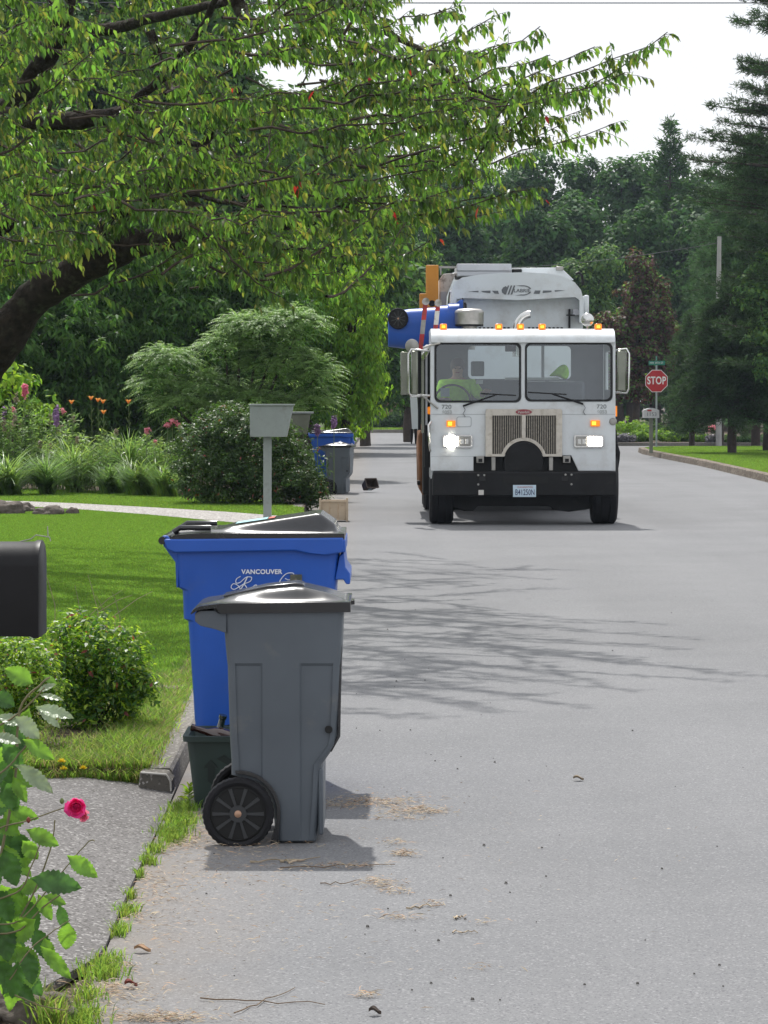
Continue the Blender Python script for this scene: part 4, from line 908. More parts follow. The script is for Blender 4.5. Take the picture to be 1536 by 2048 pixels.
# recess behind bumper
MB().box(T(940, 0)[0], T(1160, 0)[0], .046, .35, zb-.05, T(0, 908)[1]).build('recess', M['cavity_shade'], tk)
for x0 in (953, 1126):
    h = TB(x0, x0+15, 912, 926, -.035, .04).build('tow_hook', M['steel'], tk, bevel=.006)
    q = T(x0+7.5, 922); MB().box(q[0]-.025, q[0]+.025, -.045, -.036, q[1]-.012, q[1]+.03).build('hook_slot', M['black'], h)
for x0 in (983, 1098): TB(x0, x0+8, 914, 941, -.02, .03).build('bracket', M['steel'], tk, bevel=.004)
MB().tube([(T(1015, 0)[0], -.02, T(0, 938)[1]), (T(1047, 0)[0], -.02, T(0, 931)[1]), (T(1078, 0)[0], -.02, T(0, 938)[1])], .03, 10).build('hose', M['rubber'], tk, smooth=50)
# bumper
MB().plate([(xL+.03, 0), (xL-.01+.02, -.0), (xR, 0), (xR, 0)], [], 0, 0) if False else None
bp = MB().box(T(865, 0)[0], T(1233, 0)[0], -.10, .10, T(0, 992)[1], T(0, 942.5)[1]).build('bumper', M['black'], tk, bevel=.02)
MB().box(T(1005, 0)[0], T(1095, 0)[0], -.104, -.099, T(0, 966)[1], T(0, 953)[1]).build('bumper_slot', M['cavity_shade'], bp, bevel=.001)  # thin plate, the shade inside a slot painted as near black
for (x, yy) in ((956, 950), (968, 950), (956, 968.5), (1130, 949), (1142, 949), (1142, 968)):
    q = T(x, yy); MB().lathe([(.014, -.003), (.014, -.012), (.008, -.014), (0, -.014)], (q[0], -.098, q[1]), 'y', 12).build('bolt', M['steel'], bp, smooth=30)
for x0 in (959, 1124): TB(x0, x0+12, 953, 962, -.112, -.098).build('bumper_step', M['gasket'], bp, bevel=.003)
TB(957, 967.5, 980, 990, -.108, -.1005).build('tag_plate', M['stripe_white'], bp, bevel=.002)
lp = TB(1026, 1072, 970, 994, -.118, -.112).build('licence_plate', M['plate'], tk, bevel=.002)
q = T(1049, 984.5); text('plate_number', 'B41250N', .105, M['plate_blue'], lp, (q[0], -.1195, q[1]), xs=.62, depth=.0008, spacing=1.02, bold=.001)
q = T(1049, 974); text('plate_state', 'WASHINGTON', .032, M['plate_red'], lp, (q[0], -.1195, q[1]), xs=.9, depth=.0008)
# lamps
def headlight(x0, x1, lit0, lit1, nm):
    A = rrect(T(x0, 0)[0], T(x1, 0)[0], T(0, 895)[1], T(0, 870)[1], .02); B = rrect(T(x0+2.5, 0)[0], T(x1-2.5, 0)[0], T(0, 892.5)[1], T(0, 872.5)[1], .015)
    h = MB().plate(A, [B], -.03, -.002, 'y').build('headlight', M['chrome'], tk, bevel=.004)
    TB(x0+2.5, x1-2.5, 872.5, 892.5, -.01, -.003, 0).build('lamp_housing', M['headlamp_dim'], h)
    TB(lit0, lit1, 873.5, 891.5, -.024, -.011, 0).build('lit_lamp', M['headlamp'], h, bevel=.008)
    o0, o1 = (lit1+2, x1-4) if lit0-x0 < 6 else (x0+4, lit0-2)
    TB(o0, o1, 873.5, 891.5, -.020, -.011, 0).build('unlit_lamp', M['steel'], h, bevel=.006)
    for xx in (.3, .7): 
        c = o0+(o1-o0)*xx; TB(c-3, c+3, 878, 888, -.025, -.021, 0).build('lens', M['headlamp_dim'], h, bevel=.002)
headlight(885, 945, 890, 915, 'l'); q = T(902, 883); MB().lathe([(0, -.05), (.05, -.046), (.085, -.034), (.088, -.0245)], (q[0], 0, q[1]), 'y', 32).build('lit_bulb_or_flare', M['headlamp'], tk, smooth=60); headlight(1148, 1207, 1176, 1203, 'r')  # added glowing disc imitates the flare around the left lamp
for (x0, x1, y0, y1) in ((893, 911, 841, 854), (1181, 1200, 840.5, 853)):
    h = TB(x0, x1, y0, y1, -.03, -.002).build('turn_signal', M['amber'], tk, bevel=.008)
    TB(x0+3, x0+11, y0+2.5, y1-3, -.038, -.031).build('lit_bulb_or_flare', M['amber_lit'], h, bevel=.003)
for x in (887.5, 999, 1042.5, 1086, 1199):
    z = zt+.178
    c = T(x, 0)[0]; h = MB().box(c-.045, c+.045, .19 if x not in (887.5, 1199) else .2, .30, z-.01, z+.062).build('marker_light', M['amber'], tk, bevel=.012)
    MB().box(c-.022, c+.022, .182, .189, z+.008, z+.04).build('lit_bulb_or_flare', M['amber_lit'], h)
# wipers
def wiper(piv, mid, b0, b1):
    a, m_, c, d = [T(*p) for p in (piv, mid, b0, b1)]
    w_ = MB().tube([(a[0], -.02, a[1]), (m_[0], -.04, m_[1])], [.013, .008], 8).build('wiper', M['black'], tk, smooth=50)
    MB().tube([(c[0], -.03, c[1]), (d[0], -.03, d[1])], .010, 6).build('wiper_blade', M['gasket'], w_, smooth=50)
    MB().tube([(a[0], -.01, a[1]), (a[0]+.03*(1 if m_[0] > a[0] else 1), -.02, a[1]-.05), (a[0]+.0, -.015, a[1]-.10), (a[0]+.03, -.006, a[1]-.14)], .004, 6).build('washer_hose', M['mark_grey'], w_, smooth=50)
wiper((926, 812), (994, 789), (961, 787), (1032, 791)); wiper((1166, 808), (1104, 788), (1056, 784.5), (1133, 789))
TB(881, 899, 776, 793, .03, .034, 0).build('windscreen_card', M['paper'], tk)
q = T(1021, 694, .3); MB().box(q[0]-.07, q[0]+.07, .25, .33, q[1]-.06, q[1]+.07).build('camera_box', M['black'], tk, bevel=.01)
st_ = MB(); c0 = Vector((T(905, 0, .5)[0], .50, 1.60)); pts = []
for i in range(33):
    a = 2*math.pi*i/32; pts.append(c0+Vector((.23*math.cos(a), .09*math.sin(a), .21*math.sin(a))))
st_.tube(pts, .015, 8, cap=False).build('steering_wheel', M['black'], tk, smooth=60)
# chassis and wheels
def truck_wheel(x0, x1, yc, r=.52):
    b = MB(); seg = 56; w_ = x1-x0
    prof = [(r*.55, .02), (r*.93, 0), (r, .03), (r, w_*.30), (r*.985, w_*.31), (r*.985, w_*.35), (r, w_*.36), (r, w_*.64), (r*.985, w_*.65), (r*.985, w_*.69), (r, w_*.70), (r, w_-.03), (r*.93, w_), (r*.55, w_-.02)]
    b.lathe(prof, (x0, yc, r), 'x', seg); wv = b.build('wheel', M['rubber'], tk, smooth=30)
    MB().lathe([(r*.55, .03), (r*.5, .06), (r*.2, .08), (0, .04)], (x0, yc, r), 'x', 24).build('rim', M['steel'], wv, smooth=40)
truck_wheel(T(859, 0, .5)[0], T(906, 0, .5)[0], .55); truck_wheel(T(1183, 0, .5)[0], T(1232, 0, .5)[0], .55)
for yc in (5.6, 6.95):
    truck_wheel(-1.22, -.94, yc); truck_wheel(-.92, -.66, yc); truck_wheel(.66, .92, yc); truck_wheel(.94, 1.22, yc)
MB().plate([(T(905, 0)[0], .60), (T(905, 0)[0], .22), (T(930, 0)[0], .17), (T(948, 0)[0], .17), (T(956, 0)[0], .235), (T(1100, 0)[0], .235), (T(1112, 0)[0], .185), (T(1140, 0)[0], .16), (T(1183, 0)[0], .20), (T(1183, 0)[0], .60)], [], .3, .8, 'y').build('front_axle', M['black'], tk, bevel=.01)
MB().box(-.45, .45, .8, 9.4, .55, .95).build('chassis', M['black'], tk)
MB().box(xL+.05, xR-.05, .12, .9, .60, .89).build('cab_underside', M['black'], tk)
for x0, x1 in ((xL+.02, xL+.36), (xR-.36, xR)):
    MB().plate([(.12, .40), (.12, .98), (1.15, .98), (1.15, .55)], [], x0, x1, 'x').build('mudguard', M['black'], tk, bevel=.02)
MB().plate(TP([(1233, 858), (1236, 862), (1238, 888), (1243, 905), (1242, 920), (1239, 938), (1233, 938)]), [], .2, .5, 'y').build('fender_flare', M['black'], tk, bevel=.01)
# body
Y1 = 3.1
def body_outline(dx=0, dz=0, lo=.95):
    p = [(901, 640), (901, 595), (903, 577), (909, 565), (924, 555), (960, 549), (1000, 546), (1045, 544.5), (1095, 547), (1130, 554), (1150, 565), (1162, 580), (1167, 600), (1168, 640)]
    q = TP(p, Y1); c = (q[0][0]+q[-1][0])/2
    q = [(c+(x-c)*(1+dx), z+dz) for x, z in q]
    return [(q[0][0], lo)]+q+[(q[-1][0], lo)]
MB().plate(body_outline(), [], Y1+.22, 6.0, 'y').build('hopper', M['body_white'], tk)
cap = TP([(901, 645), (901, 595), (903, 577), (909, 565), (924, 555), (960, 549), (1000, 546), (1045, 544.5), (1095, 547), (1130, 554), (1150, 565), (1162, 580), (1167, 600), (1168, 645),
          (1159, 645), (1159, 600), (1150, 594), (1080, 598), (1035, 600), (985, 598), (925, 596), (913, 598), (909, 645)], Y1)
cc = MB().plate(cap, [], Y1, Y1+.22, 'y').build('canopy', M['body_white'], tk)
def decal(pts, m='mark_grey', parent=cc): MB().plate(TP(pts, Y1), [], Y1-.006, Y1-.001, 'y').build('logo_mark', M[m], parent)
decal([(936, 583), (957, 581.5), (957, 584.5)]); decal([(962, 582), (981, 581), (981, 586.5), (966, 584.5)]); decal([(984, 581.5), (996, 581.5), (998, 588), (989, 587)])
decal([(1070, 581), (1081, 581), (1079, 587.5), (1067, 587.5)]); decal([(1086, 581), (1103, 581), (1103, 584), (1085, 586)]); decal([(1109, 580.5), (1130, 580.5), (1110, 583.5)])
decal(arc(1017, 580, 15, 110, 250, 10)[0:11] if False else [(1012, 572), (1006, 575), (1003, 580), (1004, 585), (1009, 589), (1014, 575)])
for dx in (0, 6, 12): decal([(1015.5+dx, 571), (1018.5+dx, 571), (1012+dx+(.5*dx*.1), 589), (1009+dx, 589)])
decal([(1032, 571)]+[(1045+18*math.cos(R(a)), 580-9.5*math.sin(R(a))) for a in range(100, 10, -12)]+[(1045+15*math.cos(R(a)), 580-7.5*math.sin(R(a))) for a in range(15, 101, 12)])
decal([(1030, 591)]+[(1045+18*math.cos(R(a)), 581-10*math.sin(R(a))) for a in range(-100, -10, 12)]+[(1045+15*math.cos(R(a)), 581-8*math.sin(R(a))) for a in range(-15, -101, -12)])
q = T(1044, 581.5, Y1); text('logo_lettering', 'LABRIE', .066, M['mark_grey'], cc, (q[0], Y1-.004, q[1]), xs=1.15, depth=.001, bold=.001)
# taller rear body
def TBy(x0, x1, py0, py1, y, yb): a = T(x0, py1, y); b = T(x1, py0, y); return MB().box(a[0], b[0], y, yb, a[1], b[1])
MB().plate([T(886, 690, 4.4), T(886, 575, 4.4), T(888, 556, 4.4), T(900, 540, 4.4), T(915, 535, 4.4), T(1122, 535, 4.4), T(1140, 548, 4.4), T(1176, 590, 4.4), T(1178, 690, 4.4)], [], 6.01, 10.2, 'y').build('body', M['body_white'], tk, bevel=.03)
MB().box(T(888, 0, 6)[0], T(1178, 0, 6)[0], 6.01, 10.0, .95, T(0, 690, 6)[1]+.2).build('lower_body', M['body_white'], tk, bevel=.02)
TBy(914, 1023, 527.5, 541.5, 3.6, 5.2).build('roof_box', M['body_grey'], tk, bevel=.01)
TBy(914, 1023, 542, 552, 3.62, 5.1).build('roof_box', M['body_grey'], tk, bevel=.01)
MB().plate([T(1022, 550, 3.9), T(1023, 536, 3.9), T(1122, 535, 3.9), T(1148, 560, 3.9)], [], 3.9, 5.9, 'y').build('roof_panel', M['white'], tk, bevel=.01)
TBy(1024, 1044, 538, 547, 3.85, 4.0).build('roof_motor', M['black'], tk, bevel=.015)
TBy(1112, 1127, 533, 541, 3.85, 3.95).build('roof_fitting', M['steel'], tk, bevel=.01)
MB().plate([T(878, 600, 4), T(878, 560, 4), T(886, 548, 4), T(914, 546, 4), T(906, 560, 4), T(898, 580, 4), T(890, 600, 4)], [], 4.0, 4.9, 'y').build('side_shroud', M['stripe_white'], tk, bevel=.01)
TBy(880, 893, 583, 690, 3.9, 4.6).build('arm_guide', M['body_grey'], tk, bevel=.01)
TBy(878, 915, 532, 536, 3.9, 3.95).build('rail', M['steel'], tk)
TBy(880, 883, 536, 550, 3.9, 3.95).build('rail', M['steel'], tk)
TBy(1168, 1178, 590, 640, 3.9, 4.4).build('side_box', M['white'], tk, bevel=.02)
MB().tube([T(1152, 548, 3.4)[0:1]+(3.4,)+T(1152, 548, 3.4)[1:], (T(1158, 0, 3.4)[0], 3.4, T(0, 545, 3.4)[1]), (T(1164, 0, 3.4)[0], 3.4, T(0, 552, 3.4)[1]), (T(1166, 0, 3.4)[0], 3.4, T(0, 570, 3.4)[1])], .02, 8).build('roof_hose', M['rubber'], tk, smooth=50)
MB().tube([(T(903, 0, 3)[0], 3.05, T(0, 660, 3)[1]), (T(903, 0, 3)[0], 3.05, T(0, 585, 3)[1]), (T(901, 0, 3)[0], 3.02, T(0, 582, 3)[1])], .012, 8).build('marker_rod', M['sign_white'], tk, smooth=50)
TBy(1137, 1141, 618, 656, 3.24, 3.30).build('latch_bar', M['black'], tk); TBy(1133, 1150, 629, 631.5, 3.2, 3.24).build('latch_bar', M['black'], tk)
TBy(1146, 1166, 618, 630, 3.2, 3.3).build('vent_patch', M['body_grey'], tk)
vt = MB()
for i in range(22):
    if i in (9, 10, 11, 12): continue
    x = T(950+i*8.2, 0, 3.2)[0]; vt.box(x, x+.03, 3.28, 3.315, T(0, 657, 3.2)[1], T(0, 654, 3.2)[1])
vt.build('vent_slots', M['black'], tk)
# air cleaner
ax, az_ = T(938.5, 655, 1.9); r_ = .19
ac = MB().lathe([(0, .01), (r_*.55, .01), (r_*.55, .05), (r_*1.0, .055), (r_*1.03, .10), (r_*1.03, .205), (r_*1.05, .215), (r_*1.05, .225), (r_*.98, .25), (r_*.75, .272), (0, .28)], (ax, 1.9, az_-.02), 'z', 40).build('air_cleaner', M['steel'], tk, smooth=35)
MB().lathe([(r_*1.0, .035), (r_*1.02, .06), (0, .062)], (ax, 1.9, az_-.02), 'z', 36).build('cleaner_base', M['black'], ac, smooth=35)
MB().tube([(ax, 1.9, az_-.3), (ax, 1.9, az_)], .08, 16).build('intake_pipe', M['steel'], ac, smooth=40)
# exhaust elbow
pts = []
for i in range(11):
    a = R(180-86*i/10); q = T(1062, 660, 2.0); pts.append((q[0]+.20*math.cos(a), 2.0, q[1]-.02+.235*math.sin(a)))
ex = MB().tube([(pts[0][0], 2.0, 2.2)]+pts, .055, 18).build('exhaust_stack', M['chrome'], tk, smooth=40)
q = T(1173, 640, .5); MB().lathe([(0, -.012), (.05, -.010), (.082, -.0), (.086, .008), (.05, .04), (0, .05)], (q[0], .35, q[1]), 'y', 28).build('convex_mirror', M['chrome'], tk, smooth=40)
MB().tube([(q[0], .38, q[1]-.08), (q[0], .38, zt+.16)], .012, 8).build('mirror_stalk', M['steel'], tk, smooth=40)
# mirrors
def mirror(x0, x1, y0, y1, yl, arm, frm):
    a = T(x0, y1, yl); b = T(x1, y0, yl)
    m_ = MB().box(a[0], b[0], yl, yl+.05, a[1], b[1]).build('mirror', M['mirror_back'], tk, bevel=.02)
    MB().tube([(arm, yl+.1, b[1]+.0), (b[0] if frm > 0 else a[0], yl-.02, b[1]+.02), (b[0]+.03*frm if frm > 0 else a[0]-.03, yl-.02, b[1]-.04), (b[0]+.03 if frm > 0 else a[0]-.03, yl-.02, a[1]+.04), (b[0] if frm > 0 else a[0], yl-.02, a[1]-.02), (arm, yl+.1, a[1]-.01)], .014, 8).build('mirror_bracket', M['chrome'], m_, smooth=60)
M['mirror_back'] = mat('mirror_back', (.22, .23, .19), .25, metal=.75, noise=(5, .15))
mirror(1234, 1253, 701, 783, -.02, xR-.01, 1)
mirror(822, 836, 702, 790, -.02, xL+.01, -1)
a = T(801, 790, .3); b_ = T(818, 704, .3); MB().box(a[0], b_[0], .3, .34, a[1], b_[1]).build('side_panel', M['mirror_back'], tk, bevel=.008)
q = T(824, 692, .2); MB().lathe([(0, -.02), (.06, -.012), (.088, 0), (.09, .01), (0, .03)], (q[0], .2, q[1]), 'y', 28).build('convex_mirror', M['steel'], tk, smooth=40)
q = T(850, 704, .1); cm = MB().lathe([(0, -.02), (.05, -.014), (.085, 0), (.08, .02), (0, .04)], (0, 0, 0), 'y', 28).build('convex_mirror', M['chrome'], tk, smooth=40); cm.location = (q[0], .1, q[1]); cm.rotation_euler = (0, R(25), R(-40)); cm.scale = (.6, 1, 1.25)
def ty(px, py, y): q = T(px, py, y); return (q[0], y, q[1])
MB().tube([ty(846, 696, 0), ty(862, 690, .0), ty(880, 686, -.04)], .014, 8).build('mirror_arm', M['stripe_white'], tk, smooth=50)
MB().tube([ty(820, 790, 0), ty(861, 791, 0)], .013, 8).build('mirror_arm', M['chrome'], tk, smooth=50)
MB().tube([ty(840, 788, 0), ty(876, 817, -.02)], .012, 8).build('mirror_arm', M['steel'], tk, smooth=50)
MB().tube([ty(861, 902, -.02), ty(859, 896, -.06), ty(857, 850, -.06), ty(862, 843, -.02)], .013, 8).build('grab_handle', M['chrome'], tk, smooth=50)
# side details left of the cab
TBy(836, 842, 700, 860, .4, .5).build('door_edge', M['black'], tk); TBy(843, 848, 702, 866, .35, .55).build('door_edge', M['mirror_back'], tk); TBy(849, 860, 700, 935, .3, .6).build('door_frame', M['black'], tk)
TBy(851, 855, 705, 850, .25, .29).build('door_trim', M['body_grey'], tk)
MB().plate(TP([(820, 792), (834, 792), (838, 855), (834, 860), (824, 858)], 1.0), [], 1.0, 1.03, 'y').build('hanging_panel', M['body_white'], tk)
for x in (823, 831): MB().tube([ty(x, 858, 1.0), ty(x+.5, 872, 1.0), ty(x, 888, 1.0)], [.02, .018, .008], 8).build('rubber_strap', M['rubber'], tk, smooth=50)
MB().plate(TP([(836, 872), (846, 850), (862, 862), (862, 975), (846, 992), (838, 978)], 2.4), [], 2.4, 5.0, 'y').build('arm_rail', M['rust'], tk, bevel=.02)
TBy(835, 840, 962, 970, 2.2, 2.6).build('rail_stop', M['black'], tk)
TBy(846, 862, 858, 990, 1.4, 2.3).build('side_step', M['black'], tk, bevel=.02)
q = T(858, 846, .5); MB().lathe([(0, -.01), (.04, 0), (.05, .02), (0, .03)], (T(859, 0, .3)[0], .28, T(0, 821, .3)[1]), 'y', 20).build('side_marker', M['amber'], tk, smooth=40)
MB().box(xR, xR+.03, .12, .2, T(0, 833)[1], T(0, 812)[1]).build('side_marker', M['amber'], tk)
q = T(1226, 843); MB().lathe([(0, -.02), (.04, -.015), (.05, 0), (.05, .02)], (q[0], -.002, q[1]), 'y', 20).build('side_lamp', M['steel'], tk, smooth=40)
# lifting arm
MB().plate(TP([(852, 655), (852, 588), (839, 588), (839, 640), (839, 655)], 3.6), [], 3.62, 3.9, 'y').build('arm_lower', M['orange'], tk, bevel=.01) if False else None
MB().plate(TP([(852, 530), (877, 530), (877, 665), (839, 665), (839, 587), (852, 587)], 3.7), [], 3.7, 3.95, 'y').build('lift_arm', M['orange'], tk, bevel=.01)
def grip(x0, y0, x1, y1, yl, cut):
    pts = [(x0, y0), (x0*.55+x1*.45+1.0, y0*.55+y1*.45), (x1, y1)]
    n = len(cut)-1; r0 = None
    for i in range(n):
        t0, t1 = cut[i][0], cut[i+1][0]; mm = cut[i][1]
        ax_, ay_ = x0+(x1-x0)*t0, y0+(y1-y0)*t0; bx_, by_ = x0+(x1-x0)*t1, y0+(y1-y0)*t1
        g = MB().plate(TP([(ax_-4.6, ay_), (ax_+4.6, ay_), (bx_+4.6, by_), (bx_-4.6, by_)], yl), [], yl-(.0), yl+.06, 'y').build('gripper_band', M[mm], tk)
    q = T(x0+.5, y0-3, yl); MB().lathe([(.03, -.02), (.05, -.03), (.05, .08), (.03, .09)], (q[0], yl, q[1]), 'y', 18).build('gripper_roller', M['steel'], tk, smooth=40)
grip(851, 606, 841, 700, 1.75, [(0, 'red'), (.36, 'steel'), (.62, 'steel'), (.66, 'red'), (1, '')])
grip(876, 609, 868, 690, 1.75, [(0, 'red'), (.16, 'stripe_white'), (.5, 'red'), (.8, 'red'), (1, '')])
MB().lathe([(.035, -.02), (.045, -.03), (.045, .08), (.03, .09)], (T(864, 0, 2.9)[0], 2.9, T(0, 607, 2.9)[1]), 'y', 18).build('gripper_roller', M['black'], tk, smooth=40)
# cart being emptied, lying across the arms
tc_ = blue_cart((0, 0, 0), 'blue recycling cart held sideways by the truck arm beside the cab', full=False, rr=.19)
tc_.rotation_euler = (0, R(90), 0); tc_.scale = (1.02, .80, .98)
q = T(776, 658, 2.0); tc_.location = (q[0]+TX, TD+2.0, q[1]-.0)
# ================================================================ PEOPLE IN THE CAB
def skinned(name, pts, edges, rad, m, parent, root=0, sub=2):
    me = bpy.data.meshes.new(name); me.from_pydata(pts, edges, []); o = link(name, me, m, parent)
    md = o.modifiers.new('skin', 'SKIN'); md.use_smooth_shade = True; sk = me.skin_vertices[0].data if me.skin_vertices else None
    if sk is None:
        bm = bmesh.new(); bm.from_mesh(me); lay = bm.verts.layers.skin.verify(); bm.to_mesh(me); bm.free(); sk = me.skin_vertices[0].data
    for i, r in enumerate(rad): sk[i].radius = (r, r) if not hasattr(r, '__len__') else r
    sk[root].use_root = True
    s_ = o.modifiers.new('sub', 'SUBSURF'); s_.levels = sub; s_.render_levels = sub; return o
dr = empty('person', (TX-.83, TD+.88, 1.31), 'driver in lime green hi-vis shirt seated behind the left windscreen pane with one arm out', 'person')
pts = [(0, 0, .05), (0, .02, .2), (0, .02, .36), (0, 0, .50), (0, -.01, .60), (0, -.02, .68), (0, -.02, .745), (0, -.03, .81),   # pelvis..crown
       (-.19, -.02, .50), (-.25, -.12, .30), (-.17, -.36, .30), (.19, -.02, .50), (.29, -.16, .35), (.36, -.38, .42),
       (-.10, -.18, .03), (-.12, -.42, .02), (-.12, -.46, -.22), (.10, -.18, .03), (.12, -.42, .02), (.12, -.46, -.22), (-.15, -.42, .31), (.37, -.44, .43)]
ed = [(0, 1), (1, 2), (2, 3), (3, 4), (4, 5), (5, 6), (6, 7), (3, 8), (8, 9), (9, 10), (3, 11), (11, 12), (12, 13), (0, 14), (14, 15), (15, 16), (0, 17), (17, 18), (18, 19), (10, 20), (13, 21)]
rad = [.15, .15, .16, .13, .055, .075, .088, .06, .07, .048, .032, .07, .048, .032, .08, .065, .05, .08, .065, .05, .036, .036]
skinned('body', pts, ed, rad, M['skin'], dr)
sp = [(0, 0, .02), (0, .02, .2), (0, .02, .37), (0, 0, .50), (-.19, -.02, .50), (-.245, -.11, .32), (-.21, -.24, .30), (.19, -.02, .50), (.285, -.15, .36), (.325, -.27, .39), (0, -.005, .555)]
skinned('shirt', sp, [(0, 1), (1, 2), (2, 3), (3, 4), (4, 5), (5, 6), (3, 7), (7, 8), (8, 9), (3, 10)], [.185, .185, .195, .15, .095, .075, .07, .095, .075, .07, .085], M['hivis'], dr)
skinned('trousers', [(0, 0, .02), (-.10, -.18, .03), (-.12, -.43, .02), (-.12, -.47, -.2), (.10, -.18, .03), (.12, -.43, .02), (.12, -.47, -.2)], [(0, 1), (1, 2), (2, 3), (0, 4), (4, 5), (5, 6)], [.17, .1, .085, .07, .1, .085, .07], M['jeans'], dr)
MB().lathe([(0, .11), (.05, .10), (.085, .06), (.096, .01), (.094, -.03), (.088, -.05)], (0, 0, 0), 'z', 24).build('hair', M['hair'], dr, smooth=60, loc=(0, .0, .755))
for x in (-.032, .032): MB().lathe([(0, -.008), (.011, -.005), (.012, .004), (0, .008)], (x, -.098, .72), 'y', 12).build('eye', M['eye'], dr, smooth=60)
MB().tube([(0, -.10, .735), (0, -.118, .70), (0, -.100, .692)], [.008, .014, .010], 8).build('nose', M['skin'], dr, smooth=60)
MB().tube([(-.028, -.088, .665), (0, -.097, .662), (.028, -.088, .665)], [.004, .007, .004], 8).build('mouth', M['emblem'], dr, smooth=60)
for (bx_, by_, bz_, sg_) in ((-.15, -.42, .31, 1), (.37, -.44, .43, 1)):
    for k in range(4): MB().tube([(bx_+(k-1.5)*.018, by_-.02, bz_+.01), (bx_+(k-1.5)*.02, by_-.07+.008*abs(k-1), bz_+.0), (bx_+(k-1.5)*.019, by_-.085, bz_-.03)], [.010, .009, .007], 8).build('finger', M['skin'], dr, smooth=60)
    MB().tube([(bx_+.03, by_-.0, bz_), (bx_+.05, by_-.035, bz_-.005), (bx_+.04, by_-.06, bz_-.01)], [.012, .010, .008], 8).build('thumb', M['skin'], dr, smooth=60)
# clipboard in hand
tag(MB().box(TX+T(952, 0, .6)[0], TX+T(966, 0, .6)[0], TD+.55, TD+.57, T(0, 768, .6)[1], T(0, 760, .6)[1]).build('paper_sheet', M['sign_white'], bevel=.002), 'small white paper held in the hand of the driver', 'paper')
# hi-vis jacket draped over the far seat
jb = MB(); n = 16; vs = []
outl = [(1094, 754), (1106, 744), (1116, 733), (1127, 727), (1135, 731), (1139, 742), (1138, 755), (1130, 762), (1118, 753), (1106, 752)]
jm = MB(); front = TP(outl, 1.15); cxj = sum(p[0] for p in front)/len(front); czj = sum(p[1] for p in front)/len(front)
secs = []
for k, (yy, s_) in enumerate(((1.04, .45), (1.06, .85), (1.12, 1.0), (1.2, .95), (1.24, .5))):
    secs.append([(TX+cxj+(p[0]-cxj)*s_, TD+yy+.015*math.sin(i*2.3+k), czj+(p[1]-czj)*s_) for i, p in enumerate(front)])
tag(jm.loft(secs).build('jacket', M['hivis'], smooth=80, sub=2), 'lime green hi-vis jacket draped over the seat behind the right windscreen pane', 'jacket')
# ================================================================ VEGETATION
def limb(mb, pts, radii, seg=10, jitter=.0):
    """smooth tapered limb through points"""
    pts = [Vector(p) for p in pts]; n = len(pts); q = []; rr = []
    for i in range(n-1):
        p0, p1, p2, p3 = pts[max(i-1, 0)], pts[i], pts[i+1], pts[min(i+2, n-1)]
        for t in np.linspace(0, 1, 6)[:-1]:
            t = float(t)
            v = .5*((2*p1)+(-p0+p2)*t+(2*p0-5*p1+4*p2-p3)*t*t+(-p0+3*p1-3*p2+p3)*t**3)
            q.append(v+Vector((random.uniform(-1, 1), random.uniform(-1, 1), random.uniform(-1, 1)))*jitter)
            rr.append((radii[i]*(1-t)+radii[i+1]*t)*random.uniform(.92, 1.1))
    q.append(pts[-1]); rr.append(radii[-1]); mb.tube(q, rr, seg); return q
# ---------------------------------------------------------------- cherry tree
ch = empty('cherry_tree', (-5.3, 28, LZ), 'large cherry tree leaning in from the left with drooping leaves overhanging the road', 'tree')
CO = Vector((-5.3, 28, LZ))
def PC(px, py, D): return P(px, py, D)-CO
tb = MB()
limb(tb, [(0, 0, -.05), (.25, 0, .9), PC(-60, 760, 28), PC(0, 690, 27.8), PC(62, 600, 27.6), PC(150, 545, 27.3), PC(255, 490, 27)], [.36, .25, .21, .19, .17, .16, .14], 16, .012)
tb.build('trunk', M['bark'], ch, smooth=60)
limbs = [
 ([(255, 490, 27), (370, 472, 26.6), (500, 452, 26), (620, 440, 25.5), (720, 400, 25)], [.14, .10, .07, .05, .03]),
 ([(150, 545, 27.3), (200, 470, 27), (245, 420, 27), (330, 380, 26.6), (400, 300, 26), (480, 180, 25.5)], [.10, .09, .085, .06, .045, .03]),
 ([(-120, 700, 28), (-60, 420, 28), (-20, 250, 27.5), (40, 200, 27), (110, 80, 26.5), (140, -40, 26)], [.16, .15, .13, .11, .09, .07]),
 ([(-80, 225, 25), (0, 232, 25), (110, 243, 24.6), (230, 232, 24.3), (275, 222, 24.2), (300, 245, 24), (330, 275, 23.8), (400, 290, 23)], [.085, .08, .075, .07, .065, .05, .035, .02]),
 ([(275, 222, 24.2), (272, 200, 24.1), (330, 150, 24), (400, 60, 23.5), (440, -20, 23)], [.045, .04, .035, .03, .02]),
 ([(-60, 320, 24), (0, 338, 24), (70, 357, 23.8), (160, 372, 23.6), (255, 402, 23.3), (340, 395, 23), (430, 428, 22.5), (520, 470, 22)], [.05, .045, .04, .036, .034, .025, .018, .01]),
 ([(255, 402, 23.3), (300, 398, 23), (380, 388, 22.8), (440, 402, 22.5), (520, 410, 22), (640, 420, 21.5)], [.025, .022, .02, .016, .012, .008]),
 ([(110, 80, 26.5), (160, 65, 26.2), (230, 55, 26), (330, 30, 25), (450, 5, 24)], [.07, .06, .055, .04, .03]),
 ([(470, -30, 23), (485, 30, 23), (520, 60, 22)], [.07, .05, .02]),
 ([(640, -40, 22), (690, 20, 22), (760, 60, 21.8), (840, 100, 21.5), (930, 170, 21.2), (1000, 200, 21)], [.035, .03, .025, .02, .014, .006]),
 ([(300, 60, 25), (325, 130, 25), (345, 190, 24.6), (360, 240, 24)], [.04, .035, .03, .02]),
 ([(-40, 480, 26), (20, 440, 26), (60, 380, 25.5), (70, 300, 25), (100, 200, 25)], [.08, .07, .06, .05, .03]),
]
